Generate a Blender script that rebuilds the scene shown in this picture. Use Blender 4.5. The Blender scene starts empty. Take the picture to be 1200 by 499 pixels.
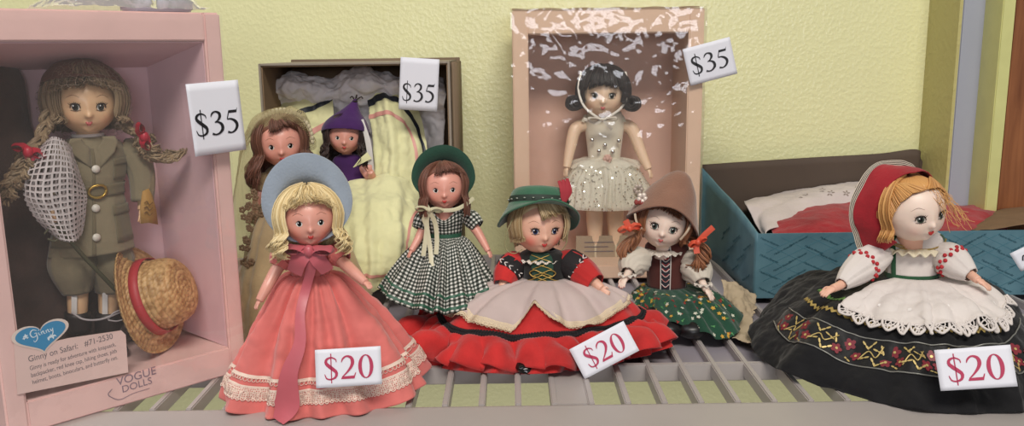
import bpy, math, random
import numpy as np
from mathutils import Vector, Matrix, noise
random.seed(7)
U = 0.01                      # everything below is written in centimetres
SC = bpy.context.scene
COL = SC.collection
R = math.radians
PI = math.pi

# ------------------------------------------------------------------ camera
CAM_Z = 21.0
CAM_M = Matrix.Translation((0, 0, CAM_Z)) @ Matrix.Rotation(R(90 - 10.75), 4, 'X') @ Matrix.Rotation(R(-0.8), 4, 'Z')
cam_d = bpy.data.cameras.new('camera'); cam = bpy.data.objects.new('camera', cam_d); COL.objects.link(cam)
cam_d.sensor_width = 36; cam_d.lens = 30; cam_d.clip_start = 0.01; cam_d.clip_end = 20
cam.matrix_world = Matrix.Translation((0, 0, CAM_Z * U)) @ CAM_M.to_3x3().to_4x4()
SC.camera = cam
_M3 = CAM_M.to_3x3(); _O = Vector((0, 0, CAM_Z))
def rayd(px, py): return _M3 @ Vector(((px - 600) / 1000, (249.5 - py) / 1000, -1))
def P(px, py, D):             # a point of the place seen at that spot of the photo, D cm away from the camera plane
    d = rayd(px, py); return _O + d * (D / d.y)
def G(px, py, z=0.0):
    d = rayd(px, py); return _O + d * ((z - CAM_Z) / d.z)
def Hit(px, py, p0, n):
    d = rayd(px, py); return _O + d * ((Vector(p0) - _O).dot(n) / d.dot(n))

# ------------------------------------------------------------------ materials
def lin(c):
    if isinstance(c, str):
        c = c.lstrip('#'); c = tuple(int(c[i:i + 2], 16) / 255 for i in (0, 2, 4))
    return tuple(((x / 12.92) if x <= .04045 else ((x + .055) / 1.055) ** 2.4) for x in c) + (1,)
class NT:
    def __init__(s, name):
        s.m = bpy.data.materials.new(name); s.m.use_nodes = True
        s.t = s.m.node_tree; s.b = s.t.nodes['Principled BSDF']; s.o = s.t.nodes['Material Output']
    def n(s, typ, ins=None, **kw):
        q = s.t.nodes.new(typ)
        for k, v in kw.items(): setattr(q, k, v)
        for k, v in (ins or {}).items(): s.set(q.inputs[k], v)
        return q
    def set(s, sock, v):
        if isinstance(v, bpy.types.NodeSocket): s.t.links.new(v, sock)
        elif isinstance(v, bpy.types.Node): s.t.links.new(v.outputs[0], sock)
        else: sock.default_value = v
    def P(s, **kw):
        for k, v in kw.items(): s.set(s.b.inputs[k.replace('_', ' ')], v)
    def math(s, op, a, b=0.0, c=None):
        q = s.n('ShaderNodeMath', operation=op); s.set(q.inputs[0], a); s.set(q.inputs[1], b)
        if c is not None: s.set(q.inputs[2], c)
        return q.outputs[0]
    def mix(s, f, a, b):
        q = s.n('ShaderNodeMix', data_type='RGBA'); s.set(q.inputs[0], f); s.set(q.inputs[6], a); s.set(q.inputs[7], b); return q.outputs[2]
    def obj(s): return s.n('ShaderNodeTexCoord').outputs['Object']
    def uv(s): return s.n('ShaderNodeTexCoord').outputs['UV']
    def noise(s, scale, vec=None, detail=3, rough=.5):
        return s.n('ShaderNodeTexNoise', {'Scale': scale, 'Detail': detail, 'Roughness': rough, 'Vector': vec or s.obj()}).outputs[0]
    def ramp(s, f, lo, hi):
        return s.n('ShaderNodeMapRange', {0: f, 1: lo, 2: hi, 3: 0.0, 4: 1.0}, clamp=True).outputs[0]
    def bump(s, h, strength, dist=.001, prev=None):
        q = s.n('ShaderNodeBump', {'Height': h, 'Strength': strength, 'Distance': dist})
        if prev is not None: s.set(q.inputs['Normal'], prev)
        return q.outputs[0]
_mats = {}
def plain(name, c, rough=.5, var=.0, vscale=60, bump=0, bscale=400, metallic=0, sheen=0, sss=0, spec=.5, coat=0, alpha=None, bd=.0006):
    if name in _mats: return _mats[name]
    k = NT(name); col = lin(c)
    if var:
        f = k.ramp(k.noise(vscale), .3, .7)
        c2 = tuple(x * (1 - var) for x in col[:3]) + (1,)
        k.P(Base_Color=k.mix(f, col, c2))
    else: k.P(Base_Color=col)
    k.P(Roughness=rough, Metallic=metallic); k.b.inputs['Specular IOR Level'].default_value = spec
    if sheen: k.P(Sheen_Weight=sheen); k.b.inputs['Sheen Roughness'].default_value = .5
    if sss: k.P(Subsurface_Weight=sss, Subsurface_Scale=.004); k.b.inputs['Subsurface Radius'].default_value = (1, .45, .3)
    if coat: k.P(Coat_Weight=coat, Coat_Roughness=.15)
    if bump: k.P(Normal=k.bump(k.noise(bscale, detail=4), bump, bd))
    if alpha is not None: k.P(Alpha=alpha)
    _mats[name] = k.m; return k.m
def cloth(name, c, var=.12, weave=1.0, sheen=.25, rough=.85, wrinkle=.35, thr=170, alpha=None, c2=None):
    """woven cloth, weave in UV (cm), soft creases in object space"""
    if name in _mats: return _mats[name]
    k = NT(name); col = lin(c); uv = k.uv()
    b2 = lin(c2) if c2 else tuple(x * (1 - var) for x in col[:3]) + (1,)
    k.P(Base_Color=k.mix(k.ramp(k.noise(45), .35, .7), col, b2), Roughness=rough, Sheen_Weight=sheen)
    k.b.inputs['Specular IOR Level'].default_value = .25
    w1 = k.n('ShaderNodeTexWave', {'Scale': thr / 20, 'Vector': uv, 'Distortion': .4}, bands_direction='X').outputs[1]
    w2 = k.n('ShaderNodeTexWave', {'Scale': thr / 20, 'Vector': uv, 'Distortion': .4}, bands_direction='Y').outputs[1]
    nb = k.bump(k.math('ADD', w1, w2), .12 * weave, .0002)
    nb = k.bump(k.noise(130, detail=5, rough=.6), wrinkle, .0016, nb)
    k.P(Normal=nb)
    if alpha is not None: k.P(Alpha=alpha)
    _mats[name] = k.m; return k.m
def lace(name, c, cells=7.0, hole=.33, rnd=.35, edge=True, body=1.0):
    """openwork: holes punched by a cell pattern in UV centimetres"""
    if name in _mats: return _mats[name]
    k = NT(name); uv = k.uv(); k.P(Base_Color=lin(c), Roughness=.85)
    v = k.n('ShaderNodeTexVoronoi', {'Scale': cells, 'Vector': uv, 'Randomness': rnd}, feature='F1', voronoi_dimensions='2D').outputs['Distance']
    v2 = k.n('ShaderNodeTexVoronoi', {'Scale': cells * .34, 'Vector': uv, 'Randomness': rnd}, feature='F1', voronoi_dimensions='2D').outputs['Distance']
    a = k.math('GREATER_THAN', v, hole)
    if body < 1.5:
        a = k.math('MAXIMUM', a, k.math('LESS_THAN', v2, .22 * body))
    k.P(Alpha=a, Normal=k.bump(v, .5, .0004))
    _mats[name] = k.m; return k.m
def netmat(name, c, cells=6.0, w=.09, rnd=.2):
    if name in _mats: return _mats[name]
    k = NT(name); k.P(Base_Color=lin(c), Roughness=.7)
    v = k.n('ShaderNodeTexVoronoi', {'Scale': cells, 'Vector': k.uv(), 'Randomness': rnd}, feature='DISTANCE_TO_EDGE', voronoi_dimensions='2D').outputs['Distance']
    k.P(Alpha=k.math('LESS_THAN', v, w)); _mats[name] = k.m; return k.m
def skinmat(name, c, blush='#d9705f', rough=.35, sss=.12, coat=.15):
    if name in _mats: return _mats[name]
    k = NT(name); a = k.n('ShaderNodeAttribute', attribute_name='blush').outputs['Fac']
    base = k.mix(k.ramp(k.noise(80), .3, .7), lin(c), tuple(x * .95 for x in lin(c)[:3]) + (1,))
    k.P(Base_Color=k.mix(a, base, lin(blush)), Roughness=rough, Subsurface_Weight=sss, Subsurface_Scale=.003, Coat_Weight=coat, Coat_Roughness=.2)
    k.b.inputs['Subsurface Radius'].default_value = (1, .5, .35)
    _mats[name] = k.m; return k.m
def hairmat(name, c, c2, rough=.42):
    if name in _mats: return _mats[name]
    k = NT(name); a = k.n('ShaderNodeAttribute', attribute_name='shade').outputs['Fac']
    k.P(Base_Color=k.mix(a, lin(c), lin(c2)), Roughness=rough, Sheen_Weight=.1)
    k.b.inputs['Specular IOR Level'].default_value = .45
    k.P(Normal=k.bump(k.noise(900, detail=2), .25, .0004))
    _mats[name] = k.m; return k.m
def film(name, base=.05, gloss=.10, scale=35, strength=.6, dist=.004, tint=1.0, haze=.0):
    """thin clear film: see-through, with crinkled reflections"""
    k = NT(name); k.t.nodes.remove(k.b)
    n1 = k.noise(scale, detail=4, rough=.55)
    n2 = k.n('ShaderNodeTexNoise', {'Scale': scale * .35, 'Detail': 2.0, 'Distortion': 1.5, 'Vector': k.obj()}).outputs[0]
    nb = k.bump(k.math('ADD', k.math('MULTIPLY', n1, .4), n2), strength, dist)
    tr = k.n('ShaderNodeBsdfTransparent', {'Color': (tint, tint, tint, 1)})
    gl = k.n('ShaderNodeBsdfGlossy', {'Roughness': .06, 'Normal': nb, 'Color': (1, 1, 1, 1)})
    fr = k.n('ShaderNodeFresnel', {'IOR': 1.45, 'Normal': nb})
    f = k.math('ADD', k.math('MULTIPLY', fr.outputs[0], gloss / .04 * .9), base)
    mx = k.n('ShaderNodeMixShader', {0: f, 1: tr, 2: gl})
    if haze:
        df = k.n('ShaderNodeBsdfTranslucent', {'Color': (.9, .88, .85, 1)})
        df2 = k.n('ShaderNodeBsdfDiffuse', {'Color': (.9, .88, .85, 1)})
        dm = k.n('ShaderNodeMixShader', {0: .5, 1: df, 2: df2})
        mx = k.n('ShaderNodeMixShader', {0: haze, 1: mx, 2: dm})
    k.t.links.new(mx.outputs[0], k.o.inputs[0]); return k.m

# ------------------------------------------------------------------ mesh helpers
def cat(pts, n, closed=False):
    """Catmull-Rom resampling along axis 0 to n samples (closed: n samples, no repeat)"""
    p = np.asarray(pts, float); K = len(p)
    if closed:
        t = np.linspace(0, K, n, endpoint=False); i = np.floor(t).astype(int); f = t - i
        g = lambda o: p[(i + o) % K]
    else:
        if K == 2: p = np.array([p[0], (p[0] + p[1]) / 2, p[1]]); K = 3
        t = np.linspace(0, K - 1, n); i = np.minimum(np.floor(t).astype(int), K - 2); f = t - i
        q = np.concatenate([[2 * p[0] - p[1]], p, [2 * p[-1] - p[-2]]])
        g = lambda o: q[i + o + 1]
    f = f.reshape((-1,) + (1,) * (p.ndim - 1))
    a, b, c, d = g(-1), g(0), g(1), g(2)
    return .5 * (2 * b + (c - a) * f + (2 * a - 5 * b + 4 * c - d) * f ** 2 + (3 * b - a - 3 * c + d) * f ** 3)
def V3(p): return np.array([p[0], p[1], p[2]], float)
class MB:
    def __init__(s, M=None):
        s.v = []; s.f = []; s.uv = []; s.mi = []; s.at = []; s.M = M; s.cur = 0; s.sh = 0.0
    def add(s, vs, fs, uvs=None, at=None):
        o = len(s.v); vs = [tuple(map(float, p)) for p in vs]
        if s.M is not None: vs = [tuple(s.M @ Vector(p)) for p in vs]
        s.v += vs; s.uv += (uvs or [(p[0], p[2]) for p in vs]); s.at += (list(at) if at is not None else [s.sh] * len(vs))
        s.f += [tuple(i + o for i in f) for f in fs]; s.mi += [s.cur] * len(fs)
    def grid(s, A, closed=False, uvscale=None, flip=False, at=None):
        """A: (nv, nu, 3)"""
        A = np.asarray(A); nv, nu = A.shape[:2]
        if closed: A = np.concatenate([A, A[:, :1]], 1); nu += 1
        du = np.linalg.norm(np.diff(A, axis=1), axis=2).mean(0); dv = np.linalg.norm(np.diff(A, axis=0), axis=2).mean(1)
        cu = np.concatenate([[0], np.cumsum(du)]); cv = np.concatenate([[0], np.cumsum(dv)])
        uvs = [(cu[i], cv[j]) for j in range(nv) for i in range(nu)]
        fs = []
        for j in range(nv - 1):
            for i in range(nu - 1):
                a = j * nu + i; q = (a, a + 1, a + nu + 1, a + nu); fs.append(q[::-1] if flip else q)
        s.add(A.reshape(-1, 3), fs, uvs, at)
    def tube(s, pts, rad, n=8, res=None, caps=True, flat=1.0, up=None):
        p = np.array([V3(q) for q in pts]); m = res or max(2, (len(p) - 1) * 5 + 1)
        c = cat(p, m); rr = np.full(len(p), rad, float) if np.isscalar(rad) else np.array(rad, float)
        r = np.interp(np.linspace(0, 1, m), np.linspace(0, 1, len(rr)), rr)
        T = np.gradient(c, axis=0); T /= np.linalg.norm(T, axis=1)[:, None] + 1e-9
        if up is None:
            u = np.array([0, 0, 1.]) if abs(T[0][2]) < .8 else np.array([1., 0, 0])
        else: u = V3(up)
        vs = []; ang = np.linspace(0, 2 * PI, n, endpoint=False)
        for k in range(m):
            a = np.cross(T[k], u); a /= np.linalg.norm(a) + 1e-9; b = np.cross(a, T[k]); 
            if up is None: u = b
            for th in ang: vs.append(c[k] + r[k] * (math.cos(th) * a + flat * math.sin(th) * b))
        fs = [(k * n + i, k * n + (i + 1) % n, (k + 1) * n + (i + 1) % n, (k + 1) * n + i) for k in range(m - 1) for i in range(n)]
        uvs = [(i / n * 2 * PI * r[k], k / m * 4) for k in range(m) for i in range(n)]
        if caps:
            vs += [c[0] - T[0] * r[0] * .4 * 1, c[-1] + T[-1] * r[-1] * .4]; e = m * n
            fs += [(e, (i + 1) % n, i) for i in range(n)] + [(e + 1, (m - 1) * n + i, (m - 1) * n + (i + 1) % n) for i in range(n)]
            uvs += [(0, 0), (0, 4)]
        s.add(vs, fs, uvs)
    def ball(s, c, r, M=None, n=16, m=10):
        c = V3(c); r = (r, r, r) if np.isscalar(r) else r; vs = []
        for j in range(m + 1):
            el = -PI / 2 + PI * j / m
            for i in range(n):
                a = 2 * PI * i / n; q = Vector((r[0] * math.cos(el) * math.cos(a), r[1] * math.cos(el) * math.sin(a), r[2] * math.sin(el)))
                if M is not None: q = M @ q
                vs.append(c + V3(q))
        s.add(vs, [(j * n + i, j * n + (i + 1) % n, (j + 1) * n + (i + 1) % n, (j + 1) * n + i) for j in range(m) for i in range(n)])
    def box(s, lo, hi, bev=0.0, M=None):
        lo = V3(lo); hi = V3(hi)
        if bev <= 0:
            vs = [(x, y, z) for z in (lo[2], hi[2]) for y in (lo[1], hi[1]) for x in (lo[0], hi[0])]
            fs = [(0, 2, 3, 1), (4, 5, 7, 6), (0, 1, 5, 4), (2, 6, 7, 3), (0, 4, 6, 2), (1, 3, 7, 5)]
        else:
            import bmesh
            b = bmesh.new(); bmesh.ops.create_cube(b, size=1)
            for q in b.verts: q.co = Vector([(lo[k] + hi[k]) / 2 + q.co[k] * (hi[k] - lo[k]) for k in range(3)])
            bmesh.ops.bevel(b, geom=b.edges[:], offset=bev, segments=2, affect='EDGES'); b.verts.index_update()
            vs = [tuple(q.co) for q in b.verts]; fs = [tuple(q.index for q in f.verts) for f in b.faces]; b.free()
        if M is not None: vs = [tuple(M @ Vector(q)) for q in vs]
        uvs = [(q[0] + q[1], q[2]) for q in vs]
        s.add(vs, fs, uvs)
    def strip(s, pts, w, nrm, n=None, th=.02, flat=True, wtaper=None):
        """flat ribbon along pts, width w lying perpendicular to nrm"""
        p = np.array([V3(q) for q in pts]); m = n or (len(p) - 1) * 6 + 1; c = cat(p, m)
        T = np.gradient(c, axis=0); T /= np.linalg.norm(T, axis=1)[:, None] + 1e-9
        N = np.array([V3(q) for q in nrm]) if np.ndim(nrm[0]) else np.array([V3(nrm)] * 2)
        N = cat(N, m) if len(N) > 1 else N
        S = np.cross(T, N); S /= np.linalg.norm(S, axis=1)[:, None] + 1e-9
        ww = np.interp(np.linspace(0, 1, m), np.linspace(0, 1, len(w)), w) if not np.isscalar(w) else np.full(m, w)
        N2 = np.cross(S, T)
        A = np.stack([c + S * (ww[:, None] * q) + N2 * (th * (1 - abs(q) * 1.6)) for q in (-.5, -.25, 0, .25, .5)], 0)
        s.grid(A)
        s.grid(A - N2[None] * th * 1.2, flip=True)
    def poly(s, pts2, M, th=.01):
        """extruded flat polygon, pts2 in 2D, M maps (x,y,z)->space"""
        n = len(pts2)
        vs = [tuple(M @ Vector((x, y, 0))) for x, y in pts2] + [tuple(M @ Vector((x, y, th))) for x, y in pts2]
        s.add(vs, [tuple(range(n))[::-1], tuple(range(n, 2 * n))] + [(i, (i + 1) % n, n + (i + 1) % n, n + i) for i in range(n)])
    def pen(s, pts, M, th=.01, n=24):
        """calligraphic stroke, pts (x, y, width)"""
        c = cat(np.array(pts, float), n); T = np.gradient(c[:, :2], axis=0); T /= np.linalg.norm(T, axis=1)[:, None] + 1e-9
        N = np.stack([-T[:, 1], T[:, 0]], 1); L = c[:, :2] + N * c[:, 2:3] / 2; Rr = c[:, :2] - N * c[:, 2:3] / 2
        vs = [tuple(M @ Vector((x, y, z))) for z in (0, th) for x, y in np.concatenate([L, Rr])]
        fs = []; o = 2 * n
        for i in range(n - 1):
            fs += [(o + i, o + n + i, o + n + i + 1, o + i + 1), (i, i + 1, o + i + 1, o + i), (n + i, o + n + i, o + n + i + 1, n + i + 1)]
        s.add(vs, fs)
    def build(s, name, mat, parent=None, smooth=True, solid=0, sub=0, remesh=0, base=None, label=None, weld=False, attr=None, bevel=0):
        """verts are in the frame of the thing (cm)"""
        me = bpy.data.meshes.new(name)
        me.from_pydata([(x * U, y * U, z * U) for x, y, z in s.v], [], s.f)
        for q in (mat if isinstance(mat, (list, tuple)) else [mat]): me.materials.append(q)
        me.polygons.foreach_set('material_index', s.mi)
        me.polygons.foreach_set('use_smooth', [smooth] * len(s.f))
        uvl = me.uv_layers.new(name='UVMap'); li = np.empty(len(me.loops), int); me.loops.foreach_get('vertex_index', li)
        uvl.data.foreach_set('uv', np.array(s.uv, float)[li].ravel())
        if attr:
            a = me.attributes.new(attr, 'FLOAT', 'POINT'); a.data.foreach_set('value', np.array(s.at, float))
        me.update()
        o = bpy.data.objects.new(name, me); COL.objects.link(o)
        if parent is not None: o.parent = parent
        if label: o['label'] = label
        if weld: q = o.modifiers.new('weld', 'WELD'); q.merge_threshold = 1e-5
        if remesh: q = o.modifiers.new('remesh', 'REMESH'); q.mode = 'VOXEL'; q.voxel_size = remesh * U; q.use_smooth_shade = True
        if bevel: q = o.modifiers.new('bevel', 'BEVEL'); q.width = bevel * U; q.segments = 2; q.limit_method = 'ANGLE'
        if solid: q = o.modifiers.new('solid', 'SOLIDIFY'); q.thickness = solid * U; q.offset = 0
        if sub: q = o.modifiers.new('sub', 'SUBSURF'); q.levels = sub; q.render_levels = sub
        return o
def thing(name, label, catg, loc=(0, 0, 0), rotz=0, group=None):
    o = bpy.data.objects.new(name, None); COL.objects.link(o); o.empty_display_size = .01
    o.location = Vector(loc) * U; o.rotation_euler = (0, 0, R(rotz)); o['label'] = label; o['category'] = catg
    if group: o['group'] = group
    return o
def tag(o, label, catg, group=None, kind=None):
    o['label'] = label; o['category'] = catg
    if group: o['group'] = group
    if kind: o['kind'] = kind
    return o
def structure(o, label=None):
    o['kind'] = 'structure'
    return o
class Rel:
    """P / G relative to a thing's base"""
    def __init__(s, loc): s.o = Vector(loc); s.M = Matrix.Translation(-s.o)
    def p(s, px, py, D): return P(px, py, D) - s.o
    def g(s, px, py, z=0.0): return G(px, py, z) - s.o

def harm(seed, freqs):
    rr = random.Random(seed); L = [(f, rr.uniform(0, 2 * PI), rr.uniform(.5, 1)) for f in freqs]
    return lambda u: sum(a * np.sin(2 * PI * f * u + p) for f, p, a in L) / math.sqrt(len(L))
class Loft:
    """closed surface lofted through rings of control points; u=0 back, .25 left, .5 front, .75 right; v 0 top .. 1 hem"""
    def __init__(s, rings, nu=240, nv=70, fold=0.0, freqs=(9, 13, 17, 22), seed=1, pw=1.5, fold_fn=None, closed=True, v0=0.0, crease=0.0):
        A = np.stack([cat(np.array([V3(q) for q in r]), nu, closed) for r in rings])
        B = cat(A, nv * 3)
        L = np.linalg.norm(np.diff(B, axis=0), axis=2).mean(1); c = np.concatenate([[0], np.cumsum(L)]); c /= c[-1]
        idx = np.interp(np.linspace(0, 1, nv), c, np.arange(len(c))); i = np.minimum(idx.astype(int), len(B) - 2); f = (idx - i)[:, None, None]
        B = B[i] * (1 - f) + B[i + 1] * f
        s.closed = closed; s.A = B; s.len = L.sum()
        N = s.normals()
        u = np.linspace(0, 1, nu, endpoint=not closed)[None, :]; v = np.linspace(0, 1, nv)[:, None]
        if fold:
            h = harm(seed, freqs); h2 = harm(seed + 50, [f + 3 for f in freqs])
            ph = u + .006 * np.sin(6 * v + 9 * u * PI)
            hh = h(ph); hh = np.sign(hh) * np.abs(hh) ** .8
            d = fold * (np.clip((v - v0) / (1 - v0), 0, 1) ** pw) * (hh + .35 * h2(u) * v)
            s.A = s.A + N * d[..., None]
        if fold_fn is not None: s.A = s.A + N * fold_fn(u + 0 * v, v + 0 * u)[..., None]
        if crease: s.A = s.A + N * (crease * noisegrid(s.A, .55, seed) * np.clip(v * 3, 0, 1))[..., None]
        s.N = s.normals()
    def normals(s):
        A = s.A
        if s.closed: du = np.roll(A, -1, 1) - np.roll(A, 1, 1)
        else: du = np.gradient(A, axis=1)
        dv = np.gradient(A, axis=0); N = np.cross(dv, du); N /= np.linalg.norm(N, axis=2)[..., None] + 1e-9
        c = A.mean(1, keepdims=True)
        return N * (1 if ((A - c) * N).sum() > 0 or not s.closed else -1)
    def ev(s, u, v, off=0.0):
        u = np.asarray(u, float); v = np.clip(np.asarray(v, float), 0, 1); nv, nu = s.A.shape[:2]
        if s.closed: x = (u % 1) * nu; i = np.floor(x).astype(int) % nu; i2 = (i + 1) % nu; fx = (x - np.floor(x))[..., None]
        else: x = np.clip(u, 0, 1) * (nu - 1); i = np.minimum(np.floor(x).astype(int), nu - 2); i2 = i + 1; fx = (x - i)[..., None]
        y = v * (nv - 1); j = np.minimum(np.floor(y).astype(int), nv - 2); fy = (y - j)[..., None]
        def bl(T): return (T[j, i] * (1 - fx) + T[j, i2] * fx) * (1 - fy) + (T[j + 1, i] * (1 - fx) + T[j + 1, i2] * fx) * fy
        off = np.asarray(off, float)
        return bl(s.A) + bl(s.N) * (off[..., None] if off.ndim else off)
    def mesh(s, mb, v0=0, v1=1): 
        j0 = int(v0 * (len(s.A) - 1)); j1 = int(v1 * (len(s.A) - 1)) + 1
        mb.grid(s.A[j0:j1], s.closed)
    def patch(s, mb, u0, u1, v0, v1, off=.05, nu=None, nv=12):
        nu = nu or max(8, int(abs(u1 - u0) * 300)); u, v = np.meshgrid(np.linspace(u0, u1, nu), np.linspace(0, 1, nv))
        a = v0(u) if callable(v0) else v0; b = v1(u) if callable(v1) else v1
        mb.grid(s.ev(u, a + (b - a) * v, off(u, v) if callable(off) else off))
    def line(s, us, vs, off=.05): return [q for q in s.ev(np.array(us), np.array(vs), off)]
    def zig(s, mb, u0, u1, vc, amp, n, w, off=.07):
        """rickrack"""
        m = n * 6 + 1; u = np.linspace(u0, u1, m); t = np.linspace(0, n, m); tri = np.abs((t % 1) * 2 - 1) * 2 - 1
        tri = np.sin(tri * 1.3) / math.sin(1.3)
        c = (vc(u) if callable(vc) else vc) + amp * tri
        A = np.stack([s.ev(u, c - w / 2, off), s.ev(u, c, off + .03), s.ev(u, c + w / 2, off)])
        mb.grid(A)
    def disc(s, mb, u, v, r, off=.06, shape=None, rot=0.0, n=12, asp=None):
        """small motif lying on the surface; r in cm"""
        p = s.ev(u, v, off); e = 1e-2; pu = s.ev(u + e, v, off) - p; pv = s.ev(u, min(v + e, 1), off) - p
        pu /= np.linalg.norm(pu) + 1e-9; pv = pv - pu * pv.dot(pu); pv /= np.linalg.norm(pv) + 1e-9; nn = np.cross(pv, pu)
        vs = [p + nn * 0]
        for k in range(n):
            a = 2 * PI * k / n; rr = shape(a) if shape else 1
            x = r * rr * math.cos(a); y = r * rr * math.sin(a) * (asp or 1); x, y = x * math.cos(rot) - y * math.sin(rot), x * math.sin(rot) + y * math.cos(rot)
            vs.append(p + pu * x + pv * y)
        mb.add(vs, [(0, k + 1, (k + 1) % n + 1) for k in range(n)])
def noisegrid(A, freq, seed=0, octv=3):
    s = A.shape[:2]; out = np.empty(s); F = A.reshape(-1, 3) * freq + seed * 7.3
    out = np.array([noise.fractal(Vector(p), 1.0, 2.0, octv) for p in F]).reshape(s); return out
def erings(L, yaw=0, K=16):
    """ellipse rings (cx,cy,cz,rx,ry)"""
    out = []; c, s_ = math.cos(R(yaw)), math.sin(R(yaw))
    for e in L:
        cx, cy, cz, rx, ry = e[:5]; r = []
        for k in range(K):
            a = 2 * PI * k / K; x = -math.sin(a) * rx; y = math.cos(a) * ry
            r.append((cx + x * c - y * s_, cy + x * s_ + y * c, cz))
        out.append(r)
    return out
def hemrings(w, wrx, wry, hem, prof, yaw=0, n=24, hz=None):
    """rings from a waist ellipse to an arbitrary hem; prof [(f, zf)]"""
    W = np.array(erings([(w[0], w[1], w[2], wrx, wry)], yaw, n)[0]); H = cat(np.array([V3(q) for q in hem]), n, True)
    out = []
    for f, zf in prof:
        q = W * (1 - f) + H * f; q[:, 2] = W[:, 2] * (1 - zf) + H[:, 2] * zf; out.append(q)
    return out
def sheet(ctrl, nu=90, nv=90, amp=.1, freq=.5, seed=3, octv=3, pleat=0, pfreq=8, pdir='u', pgrow=0):
    """free cloth/paper from a grid of control points (rows top to bottom)"""
    C = np.array([[V3(q) for q in r] for r in ctrl]); A = cat(C, nv); A = np.swapaxes(cat(np.swapaxes(A, 0, 1), nu), 0, 1)
    L = Loft.__new__(Loft); L.A = A; L.closed = False; L.len = 1; N = L.normals()
    if N[nv // 2, nu // 2, 1] > 0: N = -N
    d = amp * noisegrid(A, freq, seed, octv)
    if pleat:
        u = np.linspace(0, 1, nu)[None, :]; v = np.linspace(0, 1, nv)[:, None]; h = harm(seed, [pfreq, pfreq * 1.6, pfreq * .55])
        d = d + pleat * (h(u + .02 * np.sin(5 * v)) * (v ** pgrow if pgrow else 1) if pdir == 'u' else h(v + .02 * np.sin(5 * u)))
    L.A = A + N * d[..., None]; N = L.normals(); 
    if N[nv // 2, nu // 2, 1] > 0: N = -N
    L.N = N; return L
# ------------------------------------------------------------------ doll anatomy
def sph(az, el, r=1.0):
    return np.stack([np.sin(az) * np.cos(el) * r, -np.cos(az) * np.cos(el) * r, np.sin(el) * r], -1)
def headsurf(az, el, sc=1.0, kind='sleep'):
    """az 0 front (radians), unit-radius doll head looking along -Y"""
    az = np.asarray(az, float); el = np.asarray(el, float); d = np.degrees
    A = d(az); A = (A + 180) % 360 - 180; E = d(el)
    g = lambda a0, e0, sa, se: np.exp(-((A - a0) / sa) ** 2 - ((E - e0) / se) ** 2)
    r = np.ones_like(A)
    r = r + .06 * (g(-34, -34, 20, 16) + g(34, -34, 20, 16))            # cheeks
    r = r - .045 * (g(-26, -9, 15, 10) + g(26, -9, 15, 10))             # eye sockets
    r = r + .13 * g(0, -23, 6.5, 5.5) + .035 * g(0, -12, 5, 12)         # nose
    r = r + .055 * g(0, -39, 11, 4.5) - .03 * g(0, -46, 14, 3.5)        # lips
    r = r + .08 * g(0, -56, 17, 9)                                      # chin
    r = r + .03 * g(0, 25, 40, 25)                                      # forehead
    r = r + .05 * np.exp(-((np.abs(A) - 93) / 6) ** 2 - ((E + 14) / 10) ** 2)   # ears
    p = sph(az, el, 1) * r[..., None]
    low = np.clip(-p[..., 2] - .1, 0, 1)
    p = p.copy(); p[..., 0] *= 1 - .16 * low ** 1.2
    p[..., 2] *= 1.04
    p[..., 1] *= np.where(p[..., 1] > 0, 1.02, .97)
    return p * sc
def hpatch(mb, az0, el0, w, h, off=.012, bulge=.0, shape=None, n=20, m=5, rot=0.0, kind='sleep'):
    """disc lying on the head; w,h half-sizes in degrees"""
    rr = np.linspace(0, 1, m)[:, None]; th = np.linspace(0, 2 * PI, n, endpoint=False)[None, :]
    k = shape(th) if shape else 1.0
    x = rr * np.cos(th) * w * k; y = rr * np.sin(th) * h * k + 0 * rr
    x, y = x * math.cos(rot) - y * math.sin(rot), x * math.sin(rot) + y * math.cos(rot)
    A = headsurf(np.radians(az0 + x), np.radians(el0 + y)); A = A * (1 + off + bulge * (1 - rr ** 2))[..., None]
    mb.grid(A, closed=True)
def hstroke(mb, pts, w, off=.02, n=16):
    """raised line on the head; pts (az, el) degrees, w in degrees (scalar or list)"""
    c = cat(np.array(pts, float), n); p = headsurf(np.radians(c[:, 0]), np.radians(c[:, 1])) * (1 + off)
    ww = np.interp(np.linspace(0, 1, n), np.linspace(0, 1, len(w)), w) if not np.isscalar(w) else np.full(n, w)
    mb.tube([tuple(q) for q in p], list(np.radians(ww) / 2), n=6, res=n, flat=.6)
M_white = plain('eye_white', '#e9e6de', .25)
M_pupil = plain('eye_pupil', '#0c0a0a', .08)
M_glint = plain('eye_glint', '#ffffff', .1)
M_lash = plain('eyelash', '#251812', .6)
M_lip = plain('lip_red', '#b8302c', .4)
M_lipP = plain('lip_soft', '#c0605c', .4)
M_brow = plain('brow_brown', '#7a5236', .7)
def rotM(yaw=0, pitch=0, roll=0):
    return Matrix.Rotation(R(yaw), 4, 'Z') @ Matrix.Rotation(R(pitch), 4, 'X') @ Matrix.Rotation(R(roll), 4, 'Y')
def headM(c, r, yaw=0, pitch=0, roll=0):
    return Matrix.Translation(Vector(c)) @ rotM(yaw, pitch, roll) @ Matrix.Scale(r, 4)
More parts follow.
